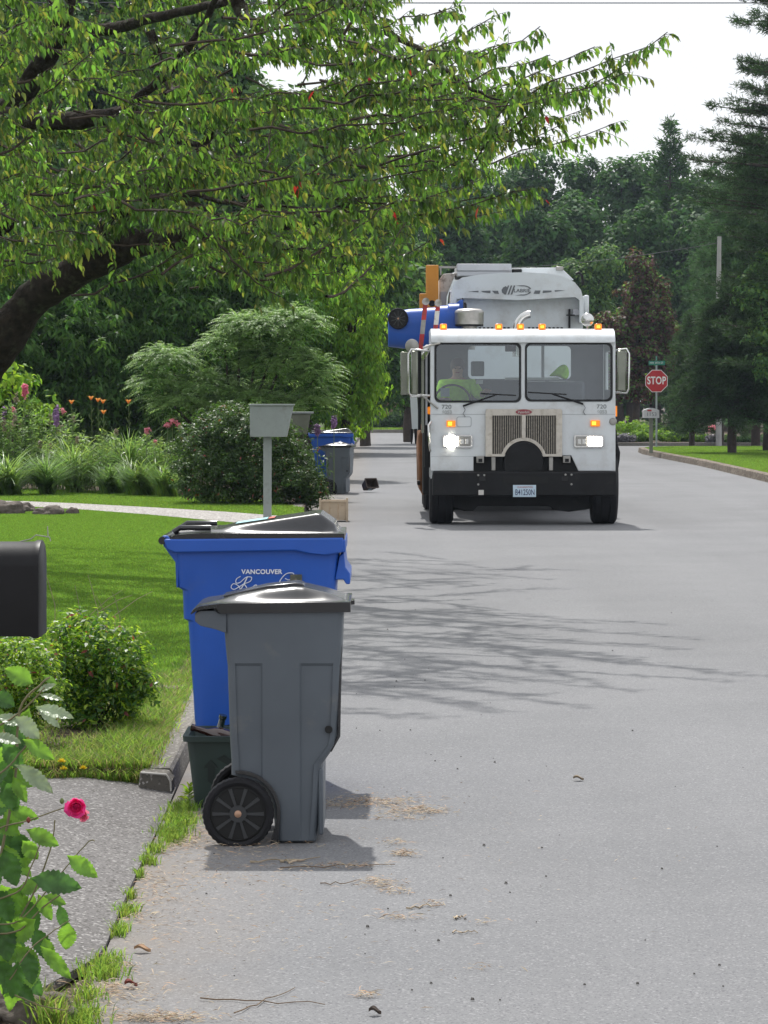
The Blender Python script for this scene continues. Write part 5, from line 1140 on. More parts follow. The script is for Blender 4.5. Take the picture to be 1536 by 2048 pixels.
for pts, rr in limbs:
    b = MB(); limb(b, [PC(*p) for p in pts], rr, 10, .008); b.build('limb', M['bark'], ch, smooth=60)
# scaffold branches: (tip, start) in photo pixels with distance
scaf = []
fingers = [((1335, 88), (760, 330), 20), ((1250, 165), (700, 240), 19.5), ((1100, 190), (640, 160), 21), ((990, 52), (600, 120), 20), ((1160, 195), (690, 190), 22), ((1230, 268), (700, 330), 22.5), ((1180, 235), (650, 250), 24),
           ((1062, 400), (600, 430), 21), ((1060, 410), (640, 380), 23), ((950, 255), (560, 250), 20), ((1100, 130), (640, 200), 19), ((1290, 120), (800, 230), 20), ((1190, 110), (700, 180), 22), ((860, 505), (430, 440), 20), ((1000, 440), (560, 430), 22),
           ((1080, 75), (700, 90), 21), ((900, 30), (520, 60), 19), ((1040, 280), (620, 330), 24), ((1120, 270), (620, 290), 21), ((960, 160), (560, 200), 23), ((930, 330), (520, 340), 20), ((890, 400), (450, 400), 19), ((1000, 360), (560, 380), 24.5),
           ((770, 520), (420, 450), 22), ((680, 560), (380, 450), 21), ((560, 600), (420, 470), 21.5), ((880, 445), (500, 410), 23), ((940, 215), (500, 260), 18.5), ((1000, 120), (620, 60), 18)]
for (x, y) in scatter([(-40, 300), (420, 290), (680, 400), (720, 560), (560, 575), (430, 530), (250, 500), (0, 590), (-60, 500)], 1.5e-4):
    D = random.uniform(21, 31); scaf.append(((x, y), (x-random.uniform(60, 260), y-random.uniform(-40, 160)), D, D+random.uniform(-1, 2)))
for (x, y) in scatter([(-80, 330), (500, 330), (560, 440), (300, 470), (120, 520), (-80, 570)], 1.9e-4):
    D = random.uniform(19, 24); scaf.append(((x, y), (x-random.uniform(60, 260), y-random.uniform(-20, 170)), D, D+random.uniform(-.5, 2)))
for tip, st_, D in fingers: scaf.append((tip, st_, D, D+random.uniform(.5, 2.5)))
poly_c = [(-150, -150), (880, -150), (930, 40), (1060, 90), (1080, 180), (1060, 260), (880, 300), (900, 380), (860, 440), (780, 490), (700, 500), (600, 480), (430, 470), (330, 450), (200, 470), (0, 460), (-150, 480)]
tips = scatter(poly_c, 3.1e-4); rng.shuffle(tips)
for (x, y) in tips:
    D = random.choice((random.uniform(17.5, 26), random.uniform(24, 33))); dx = random.uniform(40, 400)*(22/D)
    scaf.append(((x, y), (x-dx, y+random.uniform(-150, 190)*(22/D)), D, D+random.uniform(-1.5, 2.5)))
for (x, y) in scatter([(-700, -1000), (200, -1050), (620, -760), (820, -420), (840, -150), (-150, -150), (-150, 420), (-600, 500)], 1.15e-4):
    D = random.uniform(22, 35); dx = random.uniform(40, 400); scaf.append(((x, y), (x-dx, y+random.uniform(-60, 260)), D, D+random.uniform(-1.5, 2.0)))
bw_ = MB(); leafP, leafD, leafN, leafL, leafI = [], [], [], [], []
twig = MB(); down = np.array([0, 0, -1.])
for (tip, st_, Dt, Dsr) in scaf:
    a = PC(st_[0], st_[1], Dsr); b = PC(tip[0], tip[1], Dt); n = 9; L = (b-a).length
    sag = random.uniform(.02, .09)*L
    pts = []
    for i in range(n+1):
        t = i/n; p = a.lerp(b, t); p.z += sag*(-4*t*(1-t))*.8+.03*L*t*t; p += Vector((random.uniform(-1, 1), random.uniform(-1, 1), random.uniform(-1, 1)))*.018*L*(t > 0)*(t < 1); pts.append(p)
    bw_.tube(pts, [.009*(1-.8*i/n)+.0015 for i in range(n+1)], 5, cap=False)
    nt_ = int(L/.06); dirb = (b-a).normalized()
    for k in range(nt_):
        t = .12+.88*(k+random.random())/nt_; f = t*n; i = min(int(f), n-1); p = pts[i].lerp(pts[i+1], f-i)
        side = Vector((random.gauss(0, .5), random.gauss(0, 1), random.gauss(0, .35)+.05)); d = (dirb*random.uniform(.5, 1.2)+side*.7).normalized()
        tl = random.uniform(.12, .42)*(1.15-.65*t)
        q = p+d*tl+Vector((0, 0, -.10*tl)); m_ = p.lerp(q, .5)+Vector((0, 0, .05*tl))
        twig.tube([p, m_, q], [.0026, .002, .0012], 3, cap=False)
        nl = max(3, int(tl/.026))
        for j in range(nl):
            s_ = (j+.6)/nl; pp = p.lerp(m_, s_*2) if s_ < .5 else m_.lerp(q, s_*2-1)
            leafP.append(tuple(pp)); o_ = Vector((random.gauss(0, 1), random.gauss(0, 1), 0)).normalized()
            dd = (d*.35+o_*random.uniform(.2, .75)+Vector((0, 0, -random.uniform(.45, 1.2)))); leafD.append(tuple(dd)); leafN.append((o_.x+random.gauss(0, .3), o_.y+random.gauss(0, .3), random.uniform(.3, 1.1)))
            leafL.append(random.uniform(.040, .105)*(1.0 if s_ < .8 else .75)); leafI.append(1 if (s_ > .72 and random.random() < .40) or random.random() < .06 else 0)
tag(bw_.build('branch_work', M['bark_thin'], ch, smooth=60), kind='stuff'); tag(twig.build('twigs', M['bark_thin'], ch), kind='stuff')
lp_ = np.array(leafP); ld_ = np.array(leafD); ln_ = np.array(leafN); lL = np.array(leafL); li = np.array(leafI); li[rng.random(len(li)) < .0012] = 2
print('cherry leaves', len(lp_))
tag(bulk('crown', place_leaves(lp_, ld_, ln_, lL, lL*.37), LEAF6[1], None, ch, mats=[M['cherry'], M['cherry_tip'], M['cherry_red']], midx=li), kind='stuff')
# ---------------------------------------------------------------- generic broadleaf tree / shrub
def tree(name, label, cat, X, Y, lobes, trunk, m, nclump, per, size, rc, z0=0, aspect=.55, group=None, tpl=LEAF4, droop=0, up=.35, weights=None, shell=.5, bark='bark_dark', stems=0, flat=1.0):
    root = empty(name, (X, Y, z0), label, cat, 0, group)
    b = MB(); top = max(l[0][2] for l in lobes)
    if trunk:
        r, lean = trunk
        limb(b, [(0, 0, -.05), (lean*.3, 0, top*.35), (lean, 0, top*.75), (lean*1.1, .1, top*1.0)], [r*1.25, r, r*.65, r*.2], 10, r*.1)
        b.build('trunk', M[bark], root, smooth=60)
        b = MB()
        for (c, rr) in lobes: limb(b, [(lean*.5, 0, top*.35), ((lean*.5+c[0])*.5, c[1]*.5, (top*.4+c[2])*.5), c], [r*.5, r*.35, r*.12], 7, r*.05)
        b.build('limbs', M[bark], root, smooth=60)
    else:
        for k in range(stems or 7):
            c, rr = lobes[k % len(lobes)]; a = random.uniform(0, 6.28)
            limb(b, [(c[0]*.15+.05*math.cos(a), c[1]*.15+.05*math.sin(a), 0), (c[0]*.6, c[1]*.6, c[2]*.55), (c[0]+rr[0]*.5*math.cos(a), c[1]+rr[1]*.5*math.sin(a), c[2]+rr[2]*.3)], [.02*rr[0]+.002, .014*rr[0]+.0015, .001], 6)
        b.build('stems', M[bark], root, smooth=60)
    mats = [M[q] for q in m] if isinstance(m, (list, tuple)) else [M[m]]
    o = clump_leaves(lobes, nclump, per, size, aspect, rc, up, droop, tpl, shell, 'foliage', mats=mats, weights=weights, parent=root, flat=flat)
    return root
def lobes_random(W, H, z0, n, depth=None, rmin=.28, rmax=.5, taper=.35, seed=0):
    rd = random.Random(seed); out = []
    depth = depth or W
    for i in range(n):
        t = (i+.5)/n; z = z0+(H-z0)*(.12+.80*t); w_ = (1-taper*abs(t-.35)*1.6)
        a = rd.uniform(0, 6.28); rad = rd.uniform(.15, .55)*w_
        r = W/2*rd.uniform(rmin, rmax)*1.6*w_
        out.append(((W/2*rad*math.cos(a), depth/2*rad*math.sin(a), z), (r, r*depth/W, min(r*.8, (H-z)*1.0+.12*H))))
    return out
# dark rhododendron bank behind the border (left)
specs = [(60, 850, 57, 5.2, 4.6, 'rhododendron', 'broad dark rhododendron at the far left behind the flower border', ['rhodo'], 1),
         (290, 850, 58, 4.6, 4.9, 'rhododendron', 'tall dark rhododendron in the middle behind the flower border', ['rhodo'], 2),
         (480, 850, 59, 3.6, 4.7, 'rhododendron', 'dark rhododendron right behind the feathery light shrub', ['rhodo'], 3)]
for (px, py, D, W, H, nm, lab, ms, sd) in specs:
    c = P(px, py, D); tree(nm, lab, 'shrub', c.x, D, lobes_random(W, H, .2, 11, 3.4, seed=sd), None, ms, 900, 34, .15, .22, z0=LZ, aspect=.34, group='dark rhododendrons behind the border', droop=.5, up=.5, shell=.75, flat=.7)
# bright green tree at the road side behind
c = P(705, 850, 60.5)
tree('broadleaf_tree', 'bright green broadleaf tree beside the road above the distant carts', 'tree', c.x-.15, 60.5,
     [((-.1, 0, 1.9), (.85, 1, .9)), ((.15, 0, 2.9), (.75, .9, .8)), ((.35, -.3, 2.2), (.5, .6, .7)), ((-.5, .2, 3.3), (.7, .8, .7)), ((.3, 0, 3.8), (.5, .6, .5)), ((-.6, 0, 2.4), (.6, .8, .9)), ((.05, 0, 1.2), (.5, .6, .5)), ((-.9, .3, 4.0), (.8, .8, .6))],
     (.09, .1), ['bright'], 620, 34, .115, .17, z0=LZ, aspect=.42, droop=.8, up=.3, shell=.6)
# feathery shrub made of arching fronds
def frond_shrub(label, X, Y, lobes, n, m):
    root = empty('feathery_shrub', (X, Y, LZ), label, 'shrub')
    b = MB()
    for (c, r) in lobes: limb(b, [(0, 0, 0), (c[0]*.4, c[1]*.4, c[2]*.5), c], [.05, .03, .01], 7, .01)
    b.build('stems', M['bark_dark'], root, smooth=60)
    vol = np.array([l[1][0]*l[1][2] for l in lobes]); vol /= vol.sum(); pos, dr_, nr, Ls = [], [], [], []
    for (c, r), q in zip(lobes, vol):
        for _ in range(int(n*q)):
            u = rand_unit(1)[0]; u[2] = abs(u[2])*.9+.0 if random.random() < .8 else u[2]; u[1] = -abs(u[1]) if random.random() < .7 else u[1]; u /= np.linalg.norm(u)
            p0 = np.array(c)+u*np.array(r)*random.uniform(.6, 1.0); out_ = norm(np.array([u[0], u[1], .35+.3*u[2]])); Lf = random.uniform(.28, .5)
            K = 11
            for k in range(K):
                t = k/K; p = p0+out_*Lf*t+np.array([0, 0, -.55*Lf*t*t]); tang = norm(out_+np.array([0, 0, -1.1*t])); s_ = norm(np.cross(tang, [0, 0, 1.]))
                for sg_ in (-1, 1):
                    pos.append(p); dr_.append(tang*.75+s_*sg_*.8+np.array([0, 0, -.15])); nr.append(np.array([0, 0, 1])+.3*rng.normal(size=3)); Ls.append(.13*(1-.65*t)*random.uniform(.8, 1.2))
    Ls = np.array(Ls); tag(bulk('foliage', place_leaves(np.array(pos), np.array(dr_), np.array(nr), Ls, Ls*.17, LEAF4), LEAF4[1], M[m], root), kind='stuff')
    clump_leaves([(c, (r[0]*.8, r[1]*.8, r[2]*.8)) for c, r in lobes], 240, 24, .10, .25, .22, name='inner_foliage', mats=[M['rhodo']], parent=root)
    return root
c = P(475, 850, 48.5)
frond_shrub('pale green feathery shrub with arching fronds behind the dark round bush', c.x, 48.5,
            [((x_-475)*48.5/F, .1*math.sin(x_), EYE-(y_-802)*48.5/F-LZ) and (((x_-475)*48.5/F, .1*math.sin(x_), EYE-(y_-802)*48.5/F-LZ), (rx_*48.5/F, .5, ry_*48.5/F)) for x_, y_, rx_, ry_ in ((520, 668, 62, 30), (600, 655, 36, 30), (450, 700, 40, 30), (335, 728, 46, 28), (312, 775, 28, 26), (410, 785, 70, 36), (560, 735, 70, 42), (632, 755, 28, 34), (625, 808, 34, 22), (500, 815, 80, 34), (370, 812, 50, 26), (560, 650, 30, 22), (480, 655, 30, 18))], 2300, 'fern')
# dark round bush by the mailbox
c = P(490, 850, 43.6)
tree('rounded_bush', 'dense dark glossy rounded bush behind the grey mailbox', 'shrub', c.x, 43.6,
     [((0, 0, .75), (.85, .8, .55)), ((-.55, 0, .6), (.55, .6, .55)), ((.6, 0, .45), (.5, .6, .45)), ((.85, -.1, .28), (.32, .5, .3)), ((.15, 0, 1.0), (.55, .6, .35)), ((-.25, 0, 1.1), (.5, .5, .32)), ((-.3, -.5, .35), (.7, .4, .35)), ((.4, -.5, .3), (.6, .4, .3)), ((1.02, -.25, .13), (.2, .3, .15))],
     None, ['darkbush', 'azalea_red'], 1500, 26, .058, .085, z0=LZ, aspect=.36, up=.5, weights=[.985, .015], shell=.8)
# tall trees behind the left gardens, seen through the cherry
for (px, D, W, H, sd, lab) in ((-120, 82, 9, 15, 21, 'tall leafy tree beyond the garden, farthest left behind the cherry'), (150, 90, 8, 16, 22, 'tall leafy tree behind the garden and behind the upper cherry limbs'),
                               (400, 86, 8, 14.5, 23, 'tall leafy tree behind the middle of the cherry crown'), (610, 92, 6.5, 11, 24, 'shorter leafy tree behind the right part of the cherry crown')):
    c = P(px, 850, D); tree('broadleaf_tree', lab, 'tree', c.x, D, lobes_random(W, H, 1.0, 16, 6, seed=sd), (.25, .3), ['far2', 'olive', 'rhodo'], 1250, 26, .30, .5, z0=LZ, aspect=.5, group='tall trees behind the garden', weights=[.4, .2, .4], shell=.6)
# shaded tree and shrubs behind the truck's lifting arm
c = P(800, 850, 112); tree('broadleaf_tree', 'loose mid green tree directly behind the orange lifting arm', 'tree', c.x+.3, 112, lobes_random(4.4, 7.4, .8, 12, 3, seed=31), (.16, .2), ['far2', 'olive'], 800, 26, .20, .3, z0=.1, weights=[.6, .4], shell=.6)
c = P(725, 850, 104); tree('dark_tree', 'very dark tree between the bright green tree and the truck', 'tree', c.x+.1, 104, lobes_random(3.4, 8.2, .6, 12, 3, seed=32), (.16, .1), ['rhodo', 'far'], 700, 26, .22, .3, z0=.1, weights=[.5, .5], shell=.6)
# low shrubs on the verge beyond the end of the road
for (px, top, D, W, m, sd, lab) in ((728, 832, 157, 1.2, 'olive', 41, 'yellow green low shrub beyond the end of the road'), (768, 834, 158, 1.4, 'far2', 42, 'mottled low shrub beyond the end of the road'), (815, 818, 157, 2.0, 'far', 43, 'dark mounded shrub beside the wooden fence beyond the road end'),
                                    (700, 828, 160, 1.6, 'olive', 44, 'loose pale shrub at the far end of the road, above the far carts'), (745, 812, 164, 2.4, 'plum', 45, 'brownish shrub behind the low shrubs at the road end')):
    c = P(px, top, D); H = max(.4, c.z-.14); tree('low_shrub', lab, 'shrub', c.x, D, [((0, 0, H*.5), (W/2, W/2, H*.55)), ((W*.25, 0, H*.4), (W*.35, W*.3, H*.4)), ((-W*.25, 0, H*.45), (W*.3, W*.3, H*.4))], None, [m], 220, 20, .12, .14, z0=.14, group='low shrubs beyond the road end')
fn = empty('wooden_fence', (P(790, 850, 162).x, 162, .14), 'short brown board fence among the shrubs beyond the road end', 'fence')
for i in range(9): MB().box(-1.2+i*.24, -.98+i*.24, 0, .03, 0, 1.5+(.06 if i % 3 == 0 else 0)).build('board', M['fencewood'], fn)
MB().box(-1.25, .98, .031, .09, 1.1, 1.2).build('rail', M['fencewood'], fn)
# ---------------------------------------------------------------- far wood
far_rows = [(860, 300, 172, 7.5), (935, 300, 170, 7), (1010, 305, 176, 7), (1085, 288, 171, 7.5), (1160, 296, 175, 7), (1235, 290, 170, 7), (1310, 296, 174, 7), (1385, 318, 171, 7), (1460, 330, 175, 8), (1540, 330, 172, 8),
            (780, 400, 165, 7), (905, 395, 152, 6.5), (985, 400, 156, 6.5), (1075, 400, 150, 7), (1175, 390, 154, 7), (1265, 410, 150, 7), (1350, 400, 155, 7), (1440, 430, 150, 7), (1545, 430, 152, 7)]
wherex = {860: 'leftmost of the back row beside the cherry', 935: 'back row, second from the cherry leaves', 1010: 'back row, above the left half of the truck', 1085: 'back row, above the middle of the truck', 1160: 'back row, above the right half of the truck', 1235: 'back row, above the right truck mirror', 1310: 'back row, left of the pointed conifer top',
          1385: 'back row, right of the pointed conifer top', 1460: 'back row, half behind the tall pine', 1540: 'back row, rightmost behind the tall pine', 780: 'behind the loose tree and the orange arm', 905: 'front row, leftmost above the truck body', 985: 'front row, above the truck air cleaner',
          1075: 'front row, above the truck logo', 1175: 'front row, above the right body edge of the truck', 1265: 'front row, behind the reddish plum tree', 1350: 'front row, between the plum tree and the pole', 1440: 'front row, behind the utility pole', 1545: 'front row, rightmost behind the conifers'}
for i, (px, top, D, W) in enumerate(far_rows):
    c = P(px, top, D); m_ = ['far', 'far2'] ; wg = [.9, .1] if i >= 10 else [.72, .28]
    tree('woodland_tree', 'big dark woodland tree, '+wherex[px], 'tree', c.x, D, lobes_random(W, c.z, 1.0, 15, 6, seed=60+i, rmin=.30, rmax=.48, taper=.45), (.3, .2), m_, 1100, 22, .30, .42, z0=.1, aspect=.55, group='trees of the far wood', weights=wg, shell=.62)
# solid understorey behind everything
b = []; 
for x in range(-46, 47, 4): b.append(((x, 205+2*math.sin(x), 4.5), (4, 3, 5.5)))
o = clump_leaves(b, 3800, 20, .5, .6, .8, name='far_wood', m=M['far']); tag(o, kind='stuff')
# ---------------------------------------------------------------- conifers
def conifer(name, label, X, Y, z0, H, Rm, zmin, nb, m, droop=.2, tuft=.17, nt=9, needles=11, trunk_r=.13, prof=None, seed=1, w_=.020, lean=0, cat='tree', tilt=.15, ang=None):
    rd = random.Random(seed); r2 = np.random.default_rng(seed)
    root = empty(name, (X, Y, z0), label, cat)
    MB_t = MB(); limb(MB_t, [(0, 0, -.05), (lean*.3, 0, H*.3), (lean*.6, 0, H*.65), (lean, 0, H)], [trunk_r*1.15, trunk_r, trunk_r*.6, .02], 12, trunk_r*.08); MB_t.build('trunk', M['bark_dark'], root, smooth=60)
    br = MB(); tp, td = [], []
    for i in range(nb):
        t = rd.random()**.9; z = zmin+(H*.985-zmin)*t; L = Rm*(prof(t) if prof else (1-t)**.75)*rd.uniform(.6, 1.12)+.12
        a = rd.uniform(0, 6.283) if not ang else rd.uniform(*ang); x0 = lean*z/H
        dx, dy = math.cos(a), math.sin(a); pts = []
        for k in range(5):
            u = k/4; pts.append(Vector((x0+dx*L*u, dy*L*u, z+tilt*L*u-droop*L*u*u+(.12*L*max(0, u-.7)))))
        br.tube(pts, [.03*(1-.85*k/4)*(.5+L/3) for k in range(5)], 4, cap=False)
        n_ = max(2, int(nt*L/1.2))
        for j in range(n_):
            u = .22+.78*(j+rd.random())/n_; f = min(u*4, 3.999); k = int(f); p = pts[k].lerp(pts[k+1], f-k); spread = .16*L*(1.2-u)
            q = Vector((rd.gauss(0, 1)*spread*.6, rd.gauss(0, 1)*spread*.6, rd.gauss(0, .25)*spread+.02)); tp.append(tuple(p+q)); td.append((dx+rd.gauss(0, .4), dy+rd.gauss(0, .4), .25+rd.gauss(0, .3)))
    tag(br.build('branch_work', M['bark_dark'], root), kind='stuff')
    tp = np.array(tp); td = norm(np.array(td)); n = len(tp)
    d = td[:, None, :]*.8+r2.normal(size=(n, needles, 3))*.55; p = tp[:, None, :]+d*0+r2.normal(size=(n, needles, 3))*tuft*.28
    d = d.reshape(-1, 3); p = p.reshape(-1, 3); L = tuft*(.6+.7*r2.random(len(p)))
    tag(bulk('needles', place_leaves(p, d, r2.normal(size=(len(p), 3)), L, np.full(len(p), w_), LEAF4), LEAF4[1], M[m], root), kind='stuff')
    return root
c = P(1340, 236, 168); conifer('fir_tree', 'pointed conifer top standing above the far wood', c.x, 168, .1, c.z, 2.6, 5, 190, 'far', droop=.3, tuft=.4, nt=7, needles=8, w_=.09, seed=5)
pinep = lambda t: .55+.45*math.sin(t*2.6+.4) if t < .75 else (1-t)*3.2
conifer('pine_tree', 'tall dark pine at the right edge reaching beyond the top of the picture', P(1600, 900, 82).x, 82, .12, 15.5, 2.45, 1.9, 300, 'pine', droop=.12, tuft=.17, nt=15, needles=17, w_=.024, trunk_r=.15, prof=lambda t: (.62+.38*math.sin(t*2.6+.4) if t < .75 else (1-t)*3.2)*(1.25 if t < .5 else 1), seed=7, tilt=.22)
conifer('conifer', 'dense dark conifer filling the right edge behind the broad pine', P(1512, 900, 101).x, 101, .1, 10.6, 2.5, 1.0, 380, 'pine_dim', droop=.22, tuft=.2, nt=16, needles=15, w_=.026, trunk_r=.15, prof=lambda t: .72+.2*math.sin(3+11*t) if t < .82 else (1-t)*3.4, seed=23, tilt=.15)
conifer('conifer', 'medium conifer with lighter tips left of the dense dark one', P(1440, 900, 106).x, 106, .1, 9.2, 1.7, 1.0, 230, 'pine_dim', droop=.28, tuft=.2, nt=15, needles=14, w_=.024, trunk_r=.12, prof=lambda t: .75-.3*t if t < .8 else (1-t)*2.4, seed=29, tilt=.12)
conifer('pine_tree', 'dark broad pine with its trunk standing on the right lawn', P(1464, 905, 84).x, 84, .12, 4.75, 1.85, .95, 250, 'pine', droop=.35, tuft=.20, nt=16, needles=15, w_=.022, trunk_r=.115, prof=lambda t: (.95-.5*t) if t < .8 else (1-t)*2.6, seed=9, tilt=.05)
conifer('conifer', 'lighter green conifer at the right edge behind the dark broad pine', P(1535, 905, 88).x, 88, .12, 5.4, 1.35, .7, 240, 'pine_light', droop=.30, tuft=.17, nt=15, needles=14, w_=.02, trunk_r=.12, seed=11, tilt=.2)
conifer('conifer', 'low dark conifer behind the stop sign and in front of the plum tree', P(1390, 890, 97).x+.1, 99, .1, 4.4, 1.15, .5, 170, 'pine', droop=.3, tuft=.18, nt=15, needles=14, w_=.022, trunk_r=.09, seed=13, prof=lambda t: (.95-.55*t) if t < .8 else (1-t)*2.4)
conifer('pine_tree', 'shorter dark pine behind the pale pole and the right lawn', P(1500, 900, 125).x, 125, .1, 8.2, 2.3, 1.2, 260, 'pine', droop=.25, tuft=.26, nt=12, needles=13, w_=.03, trunk_r=.16, prof=pinep, seed=17)
c = P(1535, 640, 81); tree('broadleaf_tree', 'light green leafy tree at the right edge between the pines', 'tree', c.x+.15, 81, [((0, 0, 3.4), (.8, .8, .5)), ((-.4, 0, 4.4), (.7, .7, .35)), ((.1, 0, 2.4), (.8, .8, .5)), ((-.1, 0, 5.2), (.6, .6, .4))], (.08, .1), ['olive', 'pine_light'], 220, 20, .13, .16, z0=.12, weights=[.5, .5], shell=.5)
# plum tree and company behind the side street
c = P(1272, 850, 118); tree('plum_tree', 'reddish brown leaved plum tree right of the truck, behind the stop sign', 'tree', c.x, 118, [((0, 0, 3.0), (1.5, 1.2, 1.0)), ((-1.3, 0, 4.2), (.6, .6, .8)), ((1.35, 0, 4.1), (.5, .6, .6)), ((-.5, 0, 4.3), (1.0, 1, .8)), ((.6, 0, 4.6), (.9, 1, .8)), ((.1, 0, 5.6), (.8, .8, .7)), ((.5, 0, 6.6), (.35, .4, .9)), ((.0, .1, 6.9), (.3, .3, .7)), ((-.9, 0, 2.9), (.7, .8, .8)), ((1.0, 0, 3.2), (.8, .8, .8)), ((-.1, 0, 2.0), (1.1, 1, .6)), ((1.1, 0, 5.6), (.3, .3, .9))],
     (.13, .1), ['plum', 'olive'], 820, 26, .15, .24, z0=.1, weights=[.72, .28], shell=.35)
c = P(1160, 850, 126); tree('broadleaf_tree', 'mid green rounded tree rising behind the right side of the truck body', 'tree', c.x+.3, 126, lobes_random(3.8, 8.0, 1.2, 12, 3, seed=51), (.14, .2), ['olive', 'far2'], 800, 26, .19, .3, z0=.1, weights=[.5, .5], shell=.55)
# shrubs in the planting beds beyond the side street
beds = [(1262, 838, 112, 1.5, 'bright', 'light green clipped hedge shrub next to the truck door'), (1300, 842, 114, 1.3, 'olive', 'grey green shrub behind the pale mailbox'), (1350, 845, 116, 1.3, 'far', 'dark shrub right of the sign post'),
        (1276, 863, 109.5, .62, 'bright', 'small green mound left of the pale mailbox post'), (1292, 862, 110, .6, 'olive', 'small round mound just behind the mailbox post'), (1334, 862, 109.5, .9, 'bright', 'green mound just right of the sign post'), (1366, 862, 110, .9, 'olive', 'green mound second right of the sign post'), (1404, 872, 108.5, .62, 'bright', 'light green mound left of the pink flowers'),
        (1248, 874, 108.6, .75, 'lavender', 'greyish lavender mound at the truck side'), (1430, 874, 106, .6, 'lavender', 'greyish lavender mound under the pink flowers'), (1455, 876, 105.5, .7, 'olive', 'grey green clump beside the pine trunk'), (1490, 874, 106, 1.0, 'far', 'dark clump right of the pine trunk'), (1525, 870, 106, 1.2, 'far2', 'loose clump at the right edge beyond the lawn')]
for i, (px, top, D, W, m, lab) in enumerate(beds):
    D = max(D, 107.2); c = P(px, top, D); H = max(.25, c.z-.1)
    tree('bed_shrub', lab, 'shrub', c.x, D, [((0, 0, H*.5), (W/2, W/2, H*.52)), ((W*.22, -.05, H*.4), (W*.32, W*.3, H*.4)), ((-W*.22, 0, H*.45), (W*.3, W*.3, H*.42))], None, [m], 170, 18, .07, .08, z0=.1, group='shrubs in the beds beyond the side street')
pf = empty('flower_plant', (P(1425, 890, 107.4).x, 107.3, .1), 'tall plant with a pink flower head beyond the right lawn', 'plant')
MB().tube([(0, 0, 0), (.02, 0, .25), (0, 0, .46)], [.01, .008, .006], 5).build('stem', M['stem'], pf)
clump_leaves([((0, 0, .5), (.22, .2, .1))], 24, 14, .07, .6, .05, name='flower_head', mats=[M['pink_fl']], parent=pf)
# ---------------------------------------------------------------- flower border
def straps(name, label, X, Y, n, L, spread, up, m, group=None, wd=.02, parent=None, cat='plant'):
    """clump of arching strap leaves"""
    root = empty(name, (X, Y, LZ), label, cat, 0, group); K = 7
    a = rng.random(n)*2*math.pi; Ls = L*(.55+.6*rng.random(n)); e = up*(.7+.45*rng.random(n)); r0 = spread*.25*np.sqrt(rng.random(n))
    base_ = np.stack([r0*np.cos(a*1.7), r0*np.sin(a*1.7), np.zeros(n)], 1); V = np.zeros((n, 2*K, 3)); sd = np.stack([-np.sin(a), np.cos(a), np.zeros(n)], 1)
    h = np.zeros(n); z = np.zeros(n); th = e.copy()
    for k in range(K):
        wk = wd*(.8+.5*rng.random(n))*(1-(k/(K-1))**2.2)*.5+.0006; c_ = base_+np.stack([h*np.cos(a), h*np.sin(a), z], 1)
        V[:, 2*k] = c_-sd*wk[:, None]; V[:, 2*k+1] = c_+sd*wk[:, None]
        h = h+np.cos(th)*Ls/K; z = z+np.sin(th)*Ls/K; th = th-(.22+.2*rng.random(n))*(1.9-up)
        z = np.maximum(z, .01)
    bulk('leaves', V, [(2*k, 2*k+1, 2*k+3, 2*k+2) for k in range(K-1)], M[m], root, smooth=True)
    return root
for (px, D, n, L, lab) in ((20, 47.2, 240, .95, 'arching strap leaved clump at the far left of the border front'), (95, 47.4, 300, .95, 'large arching strap leaved clump in the border front'), (285, 47.0, 240, .85, 'arching strap leaved clump left of the dark bush'), (225, 47.8, 200, .85, 'strap leaved clump in the middle of the border front'), (335, 46.4, 160, .7, 'small strap leaved clump touching the dark bush'), (150, 48.6, 260, 1.15, 'tall strap leaved clump set back left of the middle'), (-30, 46.8, 240, .8, 'low strap leaved clump cut by the left edge'), (262, 48.9, 240, 1.1, 'tall strap leaved clump set back right of the middle')):
    straps('strap_leaf_plant', lab, P(px, 900, D).x, D, n+120, L*random.uniform(1.0, 1.4), random.uniform(.5, 1.1), random.uniform(1.15, 1.32), random.choice(('strap', 'strap', 'strap_dark')), group='strap leaved plants along the border')
straps('strap_leaf_plant', 'grassy tuft drooping behind the dark bush beside the far carts', P(632, 950, 46.2).x-.1, 46.2, 70, .6, .25, 1.15, 'strap_dark', group='strap leaved plants along the border')
def uprights(name, label, X, Y, W, n, h, m, heads=None, hn=0, extra=None, group=None, leafL=.10):
    root = empty(name, (X, Y, LZ), label, 'plant', 0, group)
    b = MB(); P_, D_, N_, tips = [], [], [], []
    for i in range(n):
        x, y = random.uniform(-W/2, W/2), random.uniform(-.4, .4); H = h*random.uniform(.7, 1.08); lx = random.gauss(0, .07)
        b.tube([(x, y, 0), (x+lx*.4, y, H*.5), (x+lx, y, H)], [.006, .005, .003], 3, cap=False); tips.append((x+lx, y, H))
        for k in range(int(H*34)):
            t = .08+.88*random.random(); a = random.uniform(0, 6.28); P_.append((x+lx*t, y, H*t)); D_.append((math.cos(a), math.sin(a), random.uniform(.0, 1.2))); N_.append((random.gauss(0, .4), random.gauss(0, .4), 1))
    b.build('stems', M['stem'], root); L = leafL*(.6+.8*rng.random(len(P_)))
    bulk('leaves', place_leaves(np.array(P_), np.array(D_), np.array(N_), L, L*.26, LEAF4), LEAF4[1], M[m], root)
    if heads:
        for (mm, cnt, Hl, r, zz) in heads:
            for (x, y, H) in random.sample(tips, min(cnt, len(tips))): clump_leaves([((x, y, H-Hl*.4), (r, r, Hl/2))], int(6+Hl*40), 9, .028, .7, .018, name='flower_spike', mats=[M[mm]], parent=root)
    return root
